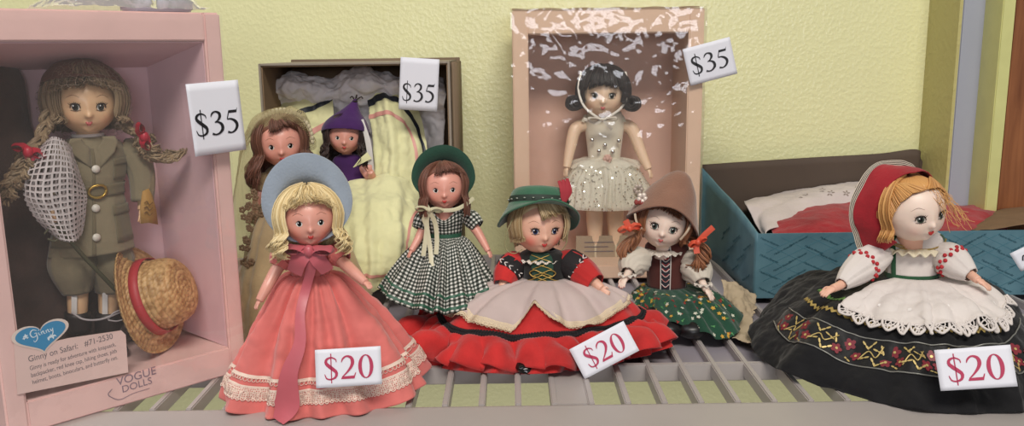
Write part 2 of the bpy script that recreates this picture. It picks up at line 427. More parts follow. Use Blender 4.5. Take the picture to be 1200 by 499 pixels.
def make_head(t, M, skin, kind='sleep', iris='#3c4a55', lip=None, blush=.5, brow=None, eye_scale=1.0, neck=True, eye_el=-9):
    nv, nu = 110, 150
    el = np.linspace(-PI / 2, PI / 2, nv)[:, None] + 0 * np.zeros((1, nu)); az = np.linspace(-PI, PI, nu, endpoint=False)[None, :] + PI + 0 * el
    A = headsurf(az, el); D = np.degrees(az); D = (D + 180) % 360 - 180; E = np.degrees(el)
    b = blush * (np.exp(-((np.abs(D) - 37) / 15) ** 2 - ((E + 31) / 12) ** 2))
    mb = MB(M); ext = np.concatenate([b, b[:, :1]], 1)
    mb.grid(A, closed=True, at=ext.ravel())
    head = mb.build('head', skin, t, attr='blush', weld=True)
    ir = plain('iris_' + iris.strip('#'), iris, .1, var=.5, vscale=2500)
    for sgn in (-1, 1):
        e = MB(M); es = eye_scale
        if kind == 'sleep':
            a0 = 22.5 * sgn
            e.cur = 0; hpatch(e, a0, eye_el, 9.6 * es, 7.2 * es, .004, .035, shape=lambda t_: 1 - .12 * np.abs(np.cos(t_)) ** 6)
            e.cur = 1; hpatch(e, a0, eye_el + .2, 6.9 * es, 6.9 * es, .03, .016)
            e.cur = 2; hpatch(e, a0, eye_el + .3, 3.9 * es, 3.9 * es, .043, .008)
            e.cur = 3; hpatch(e, a0 - 2.4, eye_el + 3.0, 1.3, 1.3, .056, .003)
            e.cur = 4
            hstroke(e, [(a0 - 11 * es, eye_el - 1), (a0 - 8 * es, eye_el + 5.8 * es), (a0, eye_el + 7.8 * es), (a0 + 8 * es, eye_el + 5.8 * es), (a0 + 11 * es, eye_el - 1)], [1.6, 3.2, 3.6, 3.2, 1.6], .035)
            hstroke(e, [(a0 - 11 * es, eye_el - 5), (a0, eye_el - 8 * es), (a0 + 11 * es, eye_el - 5)], .9, .012)
            for q in range(7):
                x = -9 + 3 * q
                hstroke(e, [(a0 + x * es, eye_el - 7.4 * es + abs(x) * .25), (a0 + x * 1.25 * es, eye_el - 10.8 * es + abs(x) * .3)], [.7, .25], .012, n=4)
                p0 = headsurf(R(a0 + x * es), R(eye_el + (7.6 - abs(x) * .3) * es)); p1 = headsurf(R(a0 + x * 1.35 * es), R(eye_el + (12 - abs(x) * .3) * es))
                e.tube([p0 * 1.05, p1 * 1.10], [.014, .004], n=4, res=3)
            mats = [M_white, ir, M_pupil, M_glint, M_lash]
        else:
            a0 = 24 * sgn
            e.cur = 0; hpatch(e, a0, eye_el, 7.6 * es, 5.6 * es, .008, .01)
            e.cur = 2; hpatch(e, a0 + .6, eye_el + .7, 5.0 * es, 5.2 * es, .019, .006)
            e.cur = 3; hpatch(e, a0 - 1.6, eye_el + 2.4, 1.2, 1.2, .03, .002)
            e.cur = 4; hstroke(e, [(a0 - 8 * es, eye_el + 1.5), (a0, eye_el + 6.8 * es), (a0 + 8 * es, eye_el + 2)], [.9, 1.8, .9], .016)
            mats = [M_white, ir, M_pupil, M_glint, M_lash]
        e.build('eye', mats, head)
        w = MB(M); bm = brow or M_brow
        hstroke(w, [(sgn * 14, eye_el + 17), (sgn * 25, eye_el + 21.5), (sgn * 38, eye_el + 17)], [.7, 1.3, .5], .004)
        w.build('eyebrow', bm, head)
    l = MB(M)
    hpatch(l, -2.9, -37.2, 4.8, 2.5, .012, .03, rot=-.18); hpatch(l, 2.9, -37.2, 4.8, 2.5, .012, .03, rot=.18)
    hpatch(l, 0, -41.2, 5.4, 2.7, .012, .035)
    l.build('mouth', lip or M_lip, head)
    return head
def hairline(az, front=30, side=-5, back=-62):
    a = np.abs((np.degrees(az) + 180) % 360 - 180)
    return np.radians(np.interp(a, [0, 30, 52, 66, 78, 100, 180], [front, front - 3, front - 16, side, side - 25, back + 8, back]))
def hair_cap(mb, r=1.07, front=30, side=-5, back=-62, bump=.02, seed=0):
    nv, nu = 50, 96
    el = np.linspace(-PI / 2 * .95, PI / 2, nv)[:, None] + np.zeros((1, nu)); az = np.linspace(-PI, PI, nu, endpoint=False)[None, :] + PI + 0 * el
    hl = hairline(az, front, side, back); k = np.clip((el - hl) / .16, 0, 1); k = k * k * (3 - 2 * k)
    h = harm(seed, [31, 43, 57])(az / 2 / PI)
    A = headsurf(az, el) * (.93 + (r - .93) * k + bump * h * k)[..., None]
    mb.sh = .35; mb.grid(A, closed=True)
def strand(mb, pts, rad=.04, n=4, res=None): mb.tube(pts, [rad * .6, rad, rad, rad * .3], n=n, res=res or max(8, int(len(pts) * 1.7)), caps=False)
def comb(a, e0, e1, r=1.1, n=6, da=0.0, lift=.0):
    """path over the scalp at azimuth a from elevation e0 to e1 (degrees)"""
    out = []
    for k in range(n):
        f = k / (n - 1); e = e0 + (e1 - e0) * f
        out.append(headsurf(R(a + da * f), R(e)) * (r + lift * math.sin(PI * f)))
    return out
def hair(t, M, mat, seed=1, n=60, per=5, frizz=.03, part=90, front=30, side=-5, back=-62, bang=(1.13, 28), length=1.2, curl=.06, cfreq=2.2, flare=.15, cap=1.07, rad=.042, fullness=.1, amin=48, jit=6, bangs=True, drift=0, name='hair', extra=None, parent=None, sweep=0, swept=False):
    rr = random.Random(seed); mb = MB(M); hair_cap(mb, cap, front, side, back, .015, seed); n = int(n * 1.25); per = int(per * 2.2); rad *= .58
    for i in range(n):
        a = -180 + 360 * (i + .5) / n + rr.uniform(-3, 3); ph = rr.uniform(0, 6.28); fq = cfreq * rr.uniform(.8, 1.25); Ls = length * rr.uniform(.82, 1.1)
        lockr = cap + .02 + rr.uniform(0, fullness)
        for j in range(per):
            aj = a + rr.uniform(-jit, jit) * 1.0; mb.sh = rr.random(); ro = rr.uniform(-.05, .05); rs = rr.uniform(-frizz, frizz) * 2
            if abs(a) < amin:
                if swept:
                    hl = float(np.degrees(hairline(R(aj), front, side, back))); sg = 1 if aj > 0 else -1
                    p = [headsurf(R(aj + (sg * 118 - aj) * f), R(hl + (22 - hl) * f + 26 * math.sin(PI * f))) * (cap + .02 + ro * .6 + .02 * math.sin(PI * f)) for f in np.linspace(0, 1, 8)]
                    strand(mb, p, rad, res=14)
                if not bangs: continue
                e1 = bang[1] + rr.uniform(-4, 4) + abs(a) * -.25
                p = comb(aj * .6, 82, e1, lockr + ro, 6, aj * .4 + sweep, .06)
                q = p[-1]; p.append(q * (bang[0] + .02) + np.array([0.02 * math.sin(ph), -.02, -.09 - curl * .5]))
                if curl > .1: p = [x + curl * .6 * np.array([math.sin(k * 2.1 + ph), 0, math.cos(k * 2.1 + ph)]) * (k / len(p)) for k, x in enumerate(p)]
                strand(mb, p, rad)
            elif swept and 30 < a < 112: continue
            else:
                e1 = -18 if abs(a) < 100 else -30
                p = comb(aj, 84, e1, lockr + ro, 6, drift, .03)
                q = p[-1]; d = np.array([q[0], q[1], 0]); d /= np.linalg.norm(d) + 1e-6; s_ = np.cross(d, [0, 0, 1]); m = max(4, int(Ls * 7))
                for k in range(1, m + 1):
                    f = k / m; c = curl * min(1, f * 2.5)
                    w = q + np.array([0, 0, -Ls * f]) + d * (flare * math.sin(f * 2.2)) + c * (math.sin(fq * f * Ls * 4 + ph) * s_ + math.cos(fq * f * Ls * 4 + ph) * d)
                    p.append(w + ro * s_ * 2)
                strand(mb, p, rad * 1.1, res=int(len(p) * 1.8))
    if extra: extra(mb, rr)
    return mb.build(name, mat, parent or t, attr='shade')
def hand(mb, w, d, nrm, s, side=1, curl=.5):
    """palm, four fingers and a thumb; w wrist, d pointing direction, nrm back-of-hand normal, s length"""
    w = V3(w); d = V3(d); d /= np.linalg.norm(d); n = V3(nrm); n = n - d * n.dot(d); n /= np.linalg.norm(n); x = np.cross(d, n) * side
    Mx = Matrix(((x[0], d[0], n[0]), (x[1], d[1], n[1]), (x[2], d[2], n[2])))
    mb.ball(w + d * s * .3, (s * .23, s * .32, s * .13), Mx, 12, 8)
    for k, (o, L) in enumerate(((-.19, .36), (-.065, .44), (.06, .42), (.18, .34))):
        b = w + d * s * .45 + x * o * s * .9; L *= s
        p = [b, b + d * L * .5 + x * o * .12 * s - n * L * .1 * curl, b + d * L * .85 + x * o * .2 * s - n * L * .4 * curl, b + d * L * (1.05 - .3 * curl) + x * o * .2 * s - n * L * .8 * curl]
        mb.tube(p, [s * .07, s * .066, s * .06, s * .045], n=7, res=8)
    b = w + d * s * .15 - x * s * .17
    mb.tube([b, b - x * s * .16 + d * s * .12 - n * .04 * s, b - x * s * .2 + d * s * .32 - n * .12 * s], [s * .085, s * .075, s * .05], n=7, res=8)
def arm(t, pts, rad, skin, hs, hdir=None, hn=(0, -1, .3), side=1, curl=.5, vox=.035):
    mb = MB(); mb.tube(pts, rad, n=14, res=24)
    d = V3(hdir) if hdir is not None else V3(pts[-1]) - V3(pts[-2])
    hand(mb, V3(pts[-1]) - d / np.linalg.norm(d) * hs * .08, d, hn, hs, side, curl)
    return mb.build('arm', skin, t, remesh=vox, attr='blush')
def puff(t, pts, rad, mat, name='sleeve', fold=.06, n=40, label=None, cuff=None):
    """gathered sleeve around an arm path"""
    p = np.array([V3(q) for q in pts]); m = 26; c = cat(p, m); r = cat(np.array(rad, float)[:, None], m)[:, 0]
    T = np.gradient(c, axis=0); T /= np.linalg.norm(T, axis=1)[:, None]; u = np.array([0, 1., 0.]); rows = []
    h = harm(len(pts) * 3 + int(abs(p[0][0] * 10)), [7, 11, 15])
    for k in range(m):
        a = np.cross(T[k], u); a /= np.linalg.norm(a); b = np.cross(a, T[k]); th = np.linspace(0, 2 * PI, n, endpoint=False)
        rr = r[k] * (1 + fold / max(r.max(), .01) * h(th / 2 / PI) * 1.0)
        rows.append(c[k] + rr[:, None] * (np.cos(th)[:, None] * a + np.sin(th)[:, None] * b))
    mb = MB(); mb.grid(np.array(rows), closed=True)
    return mb.build(name, mat, t, solid=.04, label=label)
def shoe(mb, heel, toe, w, h):
    h0 = V3(heel); t0 = V3(toe); d = t0 - h0; L = np.linalg.norm(d); d /= L
    up = np.array([0, 0, 1.]) if abs(d[2]) < .8 else np.array([0, 1., 0]); x = np.cross(d, up); x /= np.linalg.norm(x); up = np.cross(x, d)
    rows = []
    for f, ww, hh in ((0, .35, .6), (.06, .75, 1), (.3, .85, 1), (.6, .95, .75), (.85, .95, .6), (.96, .65, .45), (1, .2, .2)):
        rows.append([h0 + d * L * f + x * w * ww * math.cos(a) + up * (h * hh * (math.sin(a) * .5 + .5)) for a in np.linspace(0, 2 * PI, 20, endpoint=False)])
    mb.grid(cat(np.array(rows), 24), closed=True)
def bow(mb, c, s, d=(1, 0, 0), n=(0, -1, 0), tails=(), w=.35, loop=1.0):
    """ribbon bow: two loops, knot and tails"""
    c = V3(c); d = V3(d); d /= np.linalg.norm(d); n = V3(n); up = np.cross(n, d); up /= np.linalg.norm(up)
    for sg in (-1, 1):
        q = [c, c + d * sg * s * .5 + up * s * .28 * loop + n * s * .12, c + d * sg * s + up * s * .12 + n * s * .05, c + d * sg * s * .95 - up * s * .1 , c + d * sg * s * .5 - up * s * .06, c]
        mb.strip(q, [w * .6, w, w, w, w, w * .6], [up * .3 + n, up + n * .3, d * sg, -up, -up - n * .3, n], n=30)
    mb.ball(c + n * .03, (w * .42, w * .42, w * .5), None, 10, 8)
    for tl in tails:
        mb.strip([c] + list(tl), w * .9, tuple(n), n=8 * len(tl) + 4)
def bonnet(t, M, mat, R0=1.55, back=.75, tilt=20, name='hat', droop=.1, thick=.1, fwd=.0, bottom=.75, up=0, seed=0):
    """felt bonnet: crown over the back of the head flaring to a wide brim that frames the face"""
    rows = []; n = 72; ph = np.linspace(0, 2 * PI, n, endpoint=False)
    Q = Matrix.Rotation(R(-tilt), 3, 'X')
    kb = 1 - (1 - bottom) * np.clip(-np.sin(ph), 0, 1) ** 1.5
    for rad, dep in ((.02, back + .62), (.4, back + .58), (.8, back + .38), (1.05, back - .1), (1.14, .15), (1.25, -.05), (1.25 + (R0 - 1.25) * .5, -.13 - fwd * .5), (R0, -.12 - fwd)):
        k = kb if rad > 1.1 else 1 - (1 - kb) * .3
        dd = dep + (rad > 1.2) * droop * np.sin(ph * 2 + 1 + seed) * (rad - 1.1)
        rows.append(np.stack([np.cos(ph) * rad * k, dd + 0 * ph, np.sin(ph) * rad * k * 1.05 + up * max(0, rad - .8) / (R0 - .8)], -1))
    A = cat(np.array(rows), 40); A = np.array([[V3(Q @ Vector(p)) for p in r] for r in A])
    mb = MB(M); mb.grid(A, closed=True); o = mb.build(name, mat, t, solid=thick, weld=True)
    return o, A

# ------------------------------------------------------------------ lettering
def glyph(mb, ch, M):
    T = lambda pts: mb.pen(pts, M)
    if ch == '0':
        n = 40; vs = []
        for z in (0, .01):
            for a, b in ((.22, .345), (.115, .318)):
                for k in range(n):
                    th = 2 * PI * k / n; vs.append(tuple(M @ Vector((.25 + a * math.cos(th), .335 + b * math.sin(th), z))))
        fs = []
        for k in range(n):
            j = (k + 1) % n; fs += [(2 * n + k, 2 * n + j, 3 * n + j, 3 * n + k), (k, 2 * n + k, 2 * n + j, j)[::-1], (n + k, n + j, 3 * n + j, 3 * n + k)]
        mb.add(vs, fs); return .5
    if ch == '2':
        T([(.045, .49, .02), (.09, .59, .05), (.2, .66, .05), (.33, .61, .085), (.37, .48, .1), (.32, .34, .08), (.2, .19, .05), (.06, .06, .03)])
        mb.poly([(.03, 0), (.41, 0), (.465, .17), (.44, .17), (.40, .085), (.07, .075), (.03, .03)], M); return .5
    if ch == '3':
        T([(.055, .53, .02), (.11, .62, .05), (.21, .665, .045), (.33, .61, .08), (.34, .50, .085), (.26, .40, .045), (.17, .36, .02)])
        T([(.16, .355, .02), (.28, .35, .05), (.38, .27, .09), (.39, .14, .095), (.29, .03, .06), (.16, -.005, .045), (.05, .03, .07)]); return .5
    if ch == '5':
        mb.poly([(.145, .66), (.40, .66), (.44, .73), (.40, .58), (.125, .58)][::-1], M); T([(.155, .655, .025), (.115, .53, .03), (.075, .41, .03)])
        T([(.07, .405, .03), (.2, .40, .055), (.33, .32, .09), (.375, .2, .095), (.31, .07, .07), (.18, .0, .045), (.05, .03, .07)]); return .5
    if ch == '$':
        T([(.40, .50, .02), (.385, .58, .035), (.26, .645, .045), (.13, .60, .07), (.10, .50, .085), (.17, .41, .1), (.30, .30, .1), (.395, .2, .09), (.37, .07, .07), (.24, .01, .045), (.11, .04, .04), (.06, .17, .02)])
        T([(.25, -.1, .03), (.25, .3, .03), (.25, .76, .03)]); return .5
    return .3
M_paper = plain('price_paper', '#e4e5ee', .6, bump=.1, bscale=900, bd=.0001)
M_inkR = plain('ink_red', '#b32a52', .5)
M_inkK = plain('ink_black', '#18161a', .5)
def price(px, py, D, w, h, roll, text, ink, label, yaw=0, tilt=0, hgt=.45, dx=0, dy=0):
    c = P(px, py, D); t = thing('price_tag', label, 'price tag', tuple(c), 0, 'price tags')
    Q = Matrix.Rotation(R(yaw), 4, 'Z') @ Matrix.Rotation(R(90 - tilt), 4, 'X') @ Matrix.Rotation(R(roll), 4, 'Z')
    mb = MB(); nx, ny = 14, 10; g = []
    for j in range(ny): g.append([V3(Q @ Vector((-w / 2 + w * i / (nx - 1), h / 2 - h * j / (ny - 1), .012 * math.sin(i * .4 + px)))) for i in range(nx)])
    mb.grid(np.array(g), flip=True); o = mb.build('paper', M_paper, t, solid=.012)
    g2 = MB(); em = h * hgt / .67; x = -em * .75 + dx; kx = min(1, w * .9 / (em * 1.5))
    for ch in text:
        glyph(g2, ch, Q @ Matrix.Translation((x * kx, -em * .335 + dy, .03)) @ Matrix.Diagonal((em * kx, em, 1, 1))); x += em * .5
    g2.build('price_lettering', ink, t, smooth=False)
    return t
def words(parent, name, txt, size, M, mat, align='LEFT', space=1.0, shear=0.0, stuff=None):
    cu = bpy.data.curves.new('lettering', 'FONT'); cu.body = txt; cu.size = size; cu.align_x = align; cu.space_character = space; cu.shear = shear; cu.extrude = .004
    o = bpy.data.objects.new('lettering', cu); COL.objects.link(o); bpy.context.view_layer.update()
    dg = bpy.context.evaluated_depsgraph_get(); me = bpy.data.meshes.new_from_object(o.evaluated_get(dg)); bpy.data.objects.remove(o)
    vs = [tuple(M @ v.co) for v in me.vertices]; fs = [tuple(p.vertices) for p in me.polygons]; return vs, fs
# ------------------------------------------------------------------ light
w = bpy.data.worlds.new('world'); SC.world = w; w.use_nodes = True
w.node_tree.nodes['Background'].inputs[0].default_value = lin('#d9d6d2'); w.node_tree.nodes['Background'].inputs[1].default_value = .27
def area(loc, aim, sx, sy, power, col='#fff8ee'):
    l = bpy.data.lights.new('area_lamp', 'AREA'); l.shape = 'RECTANGLE'; l.size = sx * U; l.size_y = sy * U; l.energy = power; l.color = lin(col)[:3]
    o = bpy.data.objects.new('area_lamp', l); COL.objects.link(o); o.location = Vector(loc) * U
    o.rotation_euler = (Vector(aim) - Vector(loc)).to_track_quat('-Z', 'Y').to_euler(); return o
area((15, -75, 160), (0, 80, 10), 110, 40, 29)  # ceiling fixture of the room, above and in front
area((-80, 10, 150), (0, 80, 0), 30, 100, 3.5, '#f2f2ff')
area((34, -200, 48), (5, 80, 20), 75, 42, 9, '#f4f6ff')  # unseen window light behind the camera, placed for reflections in film and wall
area((0, 40, -75), (0, 88, -14), 110, 12, 2.2)  # added lamp below the shelf, brightens the wall seen between the slats
SC.view_settings.view_transform = 'Standard'; SC.view_settings.look = 'None'; SC.view_settings.exposure = .12; SC.view_settings.gamma = 1

# ------------------------------------------------------------------ the setting
def wallmat(name, c, bump=1.0, rough=.28, scale=170):
    k = NT(name); n1 = k.noise(scale, detail=2, rough=.5); n2 = k.noise(scale * 3, detail=2)
    h = k.math('ADD', k.ramp(n1, .42, .68), k.math('MULTIPLY', n2, .15))
    base = k.mix(k.ramp(k.noise(9), .3, .7), lin(c), tuple(x * .96 for x in lin(c)[:3]) + (1,))
    k.P(Base_Color=base, Roughness=rough, Normal=k.bump(h, .5 * bump, .0022)); k.b.inputs['Specular IOR Level'].default_value = .5
    return k.m
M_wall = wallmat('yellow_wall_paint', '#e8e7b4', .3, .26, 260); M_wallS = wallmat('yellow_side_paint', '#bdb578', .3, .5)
M_grey = plain('grey_blue_paint', '#a3a7b4', .5, var=.06, vscale=12)
M_yel = plain('pale_yellow_paint', '#d3d38e', .45, var=.08)
XR = P(1076, 180, 88).x
mb = MB(); mb.box((-75, 88, -70), (XR, 91, 75)); o = mb.build('wall_back', M_wall, smooth=False); structure(o)
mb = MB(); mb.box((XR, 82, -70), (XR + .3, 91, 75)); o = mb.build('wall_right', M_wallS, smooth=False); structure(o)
mb = MB(); mb.box((XR + .3, 82, -70), (XR + 7.2, 83, 75), .1); o = mb.build('trim_1', M_grey, smooth=False); structure(o)
k = NT('brown_wood'); g = k.n('ShaderNodeMapping', {'Scale': (60, 60, 5), 'Vector': k.obj()})
nz = k.n('ShaderNodeTexNoise', {'Scale': 2.5, 'Detail': 6.0, 'Distortion': .6, 'Vector': g.outputs[0]}).outputs[0]
k.P(Base_Color=k.mix(k.ramp(nz, .3, .7), lin('#97603a'), lin('#6f3f22')), Roughness=.45, Normal=k.bump(nz, .3, .001)); M_wood = k.m
x0 = P(1171, 60, 79).x
mb = MB(); mb.box((x0, 79, -70), (x0 + 1.15, 83.5, 75), .08); o = mb.build('trim_2', M_yel, smooth=False); structure(o)
mb = MB(); mb.box((x0 + 1.15, 79.1, -70), (x0 + 9, 83.5, 75), .08); o = mb.build('trim_3', M_wood, smooth=False); structure(o)

# slatted shelf
M_shelf = plain('grey_plastic', '#aaa3a0', .42, var=.05, vscale=25, bump=.05, bscale=500)
t = thing('slatted_shelf', 'grey plastic slatted shelf with wide front rail that all dolls and boxes stand on', 'shelf', (0, 66, 0))
S0 = 66
mb = MB(); prof = [(43.0, -3.2), (43.0, -.5), (43.25, -.12), (43.8, 0), (48.2, 0), (48.55, -.08), (48.7, -.4), (48.7, -1.6), (48.2, -1.6), (48.2, -.6), (43.6, -.6), (43.5, -3.2)]
xs = np.linspace(-62, 62, 30); A = np.array([[(x, y - S0, z) for x in xs] for y, z in prof + prof[:1]]); mb.grid(A, flip=False)
mb.build('front_rail', M_shelf, t, smooth=False, bevel=.05)
mb = MB(); mb.box((-62, 54.9 - S0, -1.25), (62, 55.35 - S0, -.03), .06); mb.build('cross_rail', M_shelf, t, smooth=False)
mb = MB(); mb.box((-62, 70 - S0, -1.3), (62, 70.5 - S0, -.9), .06); mb.build('cross_rail', M_shelf, t, smooth=False)
mb = MB(); mb.box((-62, 87 - S0, -1.25), (62, 87.6 - S0, -.03), .06); mb.build('back_rail', M_shelf, t, smooth=False)
mb = MB(); mb.box((-62, 55.35 - S0, -.85), (62, 87 - S0, -.6)); mb.build('shelf_panel', plain('grey_shelf_sheet', '#98929a', .35), t, smooth=False)
sx = 9.1
for i in range(-31, 23):
    x = sx + i * 2.22
    mb = MB(); mb.box((x - .2, 48.6 - S0, -.95), (x + .2, 87.1 - S0, 0), .07); mb.build('slat', M_shelf, t, smooth=False)
cx = G(668, 455).x
mb = MB(); mb.box((cx - .95, 48.65 - S0, -.5), (cx + .95, 54.95 - S0, -.06), .05); mb.build('joining_plate', M_shelf, t, smooth=False)

# ------------------------------------------------------------------ pink window box, turned 45 degrees
M_pink = plain('pink_card', '#e8c2bc', .6, var=.08, vscale=30, bump=.25, bscale=120, bd=.001)
M_pinkI = plain('pink_card_inside', '#e6c2c8', .65, var=.08, vscale=20, bump=.25, bscale=90, bd=.001)
BO = Vector((-28.4, 44.7, 0)); BX = Vector((math.sqrt(.5), math.sqrt(.5), 0)); BY = Vector((-math.sqrt(.5), math.sqrt(.5), 0))
def L2(p): q = Vector(p) - BO; return Vector((q.dot(BX), q.dot(BY), q.z))
def BL(px, py, yl): return L2(Hit(px, py, BO + BY * yl, BY))
BW, BD, BH = 14.5, 7.0, 23.6
t = thing('display_box', 'large pink window box at far left with clear film front and heart label', 'box', tuple(BO), 45)
mb = MB()
mb.box((0, 0, 0), (1.15, BD, BH), .12); mb.box((BW - 1.1, 0, 0), (BW, BD, BH), .12)
mb.box((1.1, 0.01, BH - 1.75), (BW - 1.05, BD - .02, BH - .01), .1); mb.box((1.1, .01, .01), (BW - 1.05, BD - .02, 1.9), .1)
mb.build('box_frame', M_pink, t, smooth=False)
mb = MB(); mb.box((.9, BD - .35, 1.7), (BW - .9, BD - .02, BH - 1.5)); mb.build('back_panel', M_pinkI, t, smooth=False)
mb = MB()   # sloping liner of the top and right, meeting in a seam
mb.grid(np.array([[(1.1, .25, BH - 1.8), (BW - 1.15, .25, BH - 1.8)], [(1.1, BD - .4, BH - 3.3), (BW - 2.1, BD - .4, BH - 3.3)]]))
mb.grid(np.array([[(BW - 1.15, .25, BH - 1.8), (BW - 1.15, .25, 1.9)], [(BW - 2.1, BD - .4, BH - 3.3), (BW - 2.1, BD - .4, 2.2)]]))
mb.build('box_liner', M_pinkI, t, smooth=False, solid=.06)
# brown crumpled sheet standing in for shade and dark clothes left of the doll
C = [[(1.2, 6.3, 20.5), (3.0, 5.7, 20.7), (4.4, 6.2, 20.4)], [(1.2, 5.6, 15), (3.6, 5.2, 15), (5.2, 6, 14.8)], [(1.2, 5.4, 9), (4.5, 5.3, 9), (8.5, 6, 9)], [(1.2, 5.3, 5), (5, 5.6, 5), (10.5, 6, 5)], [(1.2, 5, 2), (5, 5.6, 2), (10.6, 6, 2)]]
L = sheet(C, 60, 70, .35, .35, 5); mb = MB(); L.patch(mb, 0, 1, 0, 1, 0, 60, 70); mb.build('shade_sheet', cloth('brown_shade', '#5a4640', .4, wrinkle=.8), t, solid=.05)
# card with heart
Mf = Matrix(((1, 0, 0, 0), (0, 0, -1, 0), (0, 1, 0, 0), (0, 0, 0, 1)))     # 2D -> local front plane (x, -y out, z)
def fr(px, py, yl=-.06): q = BL(px, py, yl); return (q.x, q.z)
mb = MB(); pts = [fr(20, 462), fr(150, 436), fr(147, 392), (fr(142, 387)), fr(80, 396), fr(46, 404), fr(16, 402)]
Mc = Matrix.Translation((0, -.05, 0)) @ Mf
mb.poly(pts, Mc, .06); mb.build('label_card', plain('cream_pink_card', '#dfc2bb', .6), t, smooth=False)
hc = fr(48, 393); hw = abs(fr(79, 393)[0] - fr(17, 393)[0]) / 2
def heart(s, dx=0, dz=0, rot=.06):
    out = []
    for k in range(48):
        a = 2 * PI * k / 48; x = 16 * math.sin(a) ** 3 / 16; z = (13 * math.cos(a) - 5 * math.cos(2 * a) - 2 * math.cos(3 * a) - math.cos(4 * a)) / 17
        x *= s * hw; z *= s * hw * .72; out.append((hc[0] + dx + x * math.cos(rot) - z * math.sin(rot), hc[1] + dz + x * math.sin(rot) + z * math.cos(rot)))
    return out[::-1]
mb = MB(); mb.poly(heart(1.12), Matrix.Translation((0, -.115, 0)) @ Mf, .03); hb = mb.build('heart_label', plain('cream_card', '#e0cfc4', .6), t, smooth=False)
mb = MB(); mb.poly(heart(.98), Matrix.Translation((0, -.15, 0)) @ Mf, .015); mb.build('blue_heart', plain('heart_blue', '#3389b8', .4), hb, smooth=False, label='blue heart with white script')
mb = MB(); M2 = Matrix.Translation((hc[0] - .15, -.17, hc[1] - .12)) @ Mf @ Matrix.Rotation(.1, 4, 'Z')
for s in ([(.28, .42, .03), (.12, .5, .05), (-.02, .36, .06), (.04, .16, .05), (.2, .16, .04), (.26, .3, .05), (.16, .3, .03)], [(.26, .3, .04), (.24, .02, .05), (.1, -.1, .03), (.06, .0, .02)],
          [(.34, .3, .04), (.36, .18, .04), (.42, .16, .03)], [(.46, .3, .04), (.48, .16, .04)], [(.48, .24, .02), (.56, .31, .04), (.58, .17, .04), (.64, .16, .02)],
          [(.68, .3, .04), (.7, .16, .04)], [(.7, .24, .02), (.78, .31, .04), (.8, .17, .04), (.86, .18, .02)], [(.88, .31, .04), (.92, .18, .04), (1.0, .3, .03)], [(1.0, .32, .04), (.96, .06, .05), (.84, -.04, .03), (.84, .06, .02)]):
    mb.pen([(x * 1.15 - .35, z * 1.2, w_) for x, z, w_ in s], M2, .012, 16)
mb.poly([(.36 * 1.15 - .37, .50), (.40 * 1.15 - .35, .50), (.4 * 1.15 - .35, .46), (.36 * 1.15 - .37, .46)], M2, .012)
# little white star at left and doll figure at lower right
for (a, b, s) in ((-.62, .38, .14), (-.72, .27, .1), (-.55, .26, .08)):
    mb.poly([(a + s * math.cos(q * PI / 4) * (1 if q % 2 == 0 else .45), b + s * math.sin(q * PI / 4) * (1 if q % 2 == 0 else .45)) for q in range(8)], M2, .012)
mb.poly([(.42, -.1), (.62, .0), (.85, -.06), (.9, -.18), (.78, -.12), (.72, -.3), (.66, -.16), (.54, -.16), (.48, -.3), (.42, -.22)][::-1], M2, .012)
mb.build('heart_script', plain('script_white', '#d8e6ee', .5), hb, smooth=False)
M_gr = plain('print_grey', '#6d6468', .6)
V_, F_ = [], []; mb = MB()
ang = math.atan2(fr(150, 436)[1] - fr(20, 462)[1], fr(150, 436)[0] - fr(20, 462)[0])
o0 = fr(33, 424)
for i, (tx, sz, sp) in enumerate((('Ginny on Safari:   #71-2530', .50, 1.0), ('Ginny is ready for adventure with knapsack,', .36, .9), ('backpacker, red knee cap, hiking shoes, pith', .36, .9), ('helmet, boots, binoculars, and butterfly net.', .36, .9))):
    wl = abs(fr(139, 424)[0] - o0[0]) ; Mt = Matrix.Translation((o0[0], -.115, o0[1])) @ Mf @ Matrix.Rotation(0.045, 4, 'Z') @ Matrix.Translation((0, -.42 * i - (.08 if i else 0), 0)) 
    vs, fs = words(None, 'x', tx, sz, Matrix.Identity(4), None); mx = max(v[0] for v in vs); kx = min(1.25, (wl * (.98 if i else .96)) / mx)
    vs = [tuple(Mt @ Vector((v[0] * kx, v[1], v[2]))) for v in vs]; mb.add(vs, fs)
mb.build('card_lettering', M_gr, t, smooth=False)
mb = MB(); o1 = fr(137, 452, 0)
for i, (tx, sz) in enumerate((('VOGUE', .72), ('DOLLS', .62))):
    vs, fs = words(None, 'x', tx, sz, Matrix.Translation((o1[0] + .1 * i + .15 * i, -.02, o1[1] - .52 * i)) @ Mf @ Matrix.Rotation(.04, 4, 'Z'), None); mb.add(vs, fs)
mb.pen([(-.3, -.1, .04), (-.55, -.35, .05), (-.4, -.6, .05), (.1, -.9, .04), (.9, -.75, .03), (1.9, -.72, .03)], Matrix.Translation((o1[0], -.02, o1[1])) @ Mf, .01, 30)
mb.build('maker_stamp', plain('print_violet', '#85707e', .6), t, smooth=False)
# film
def filmsheet(x0, x1, z0, z1, y, nx=90, nz=120, amp=.06, freq=.55, seed=2):
    xs = np.linspace(x0, x1, nx); zs = np.linspace(z1, z0, nz); A = np.array([[(x, y, z) for x in xs] for z in zs])
    nn = noisegrid(A, freq, seed, 4); nn2 = noisegrid(A * np.array([1, 1, .25]) + 3, freq * .5, seed + 1, 2)
    A[..., 1] -= np.abs(nn) * amp * 2 + nn2 * amp * 1.5; return A
mb = MB(); A = filmsheet(.05, BW - .05, .3, BH - .1, -.3, amp=.035); mb.grid(A)
mb.build('clear_film', film('film_left', .015, .06, 50, .5, .003, haze=.035), t)
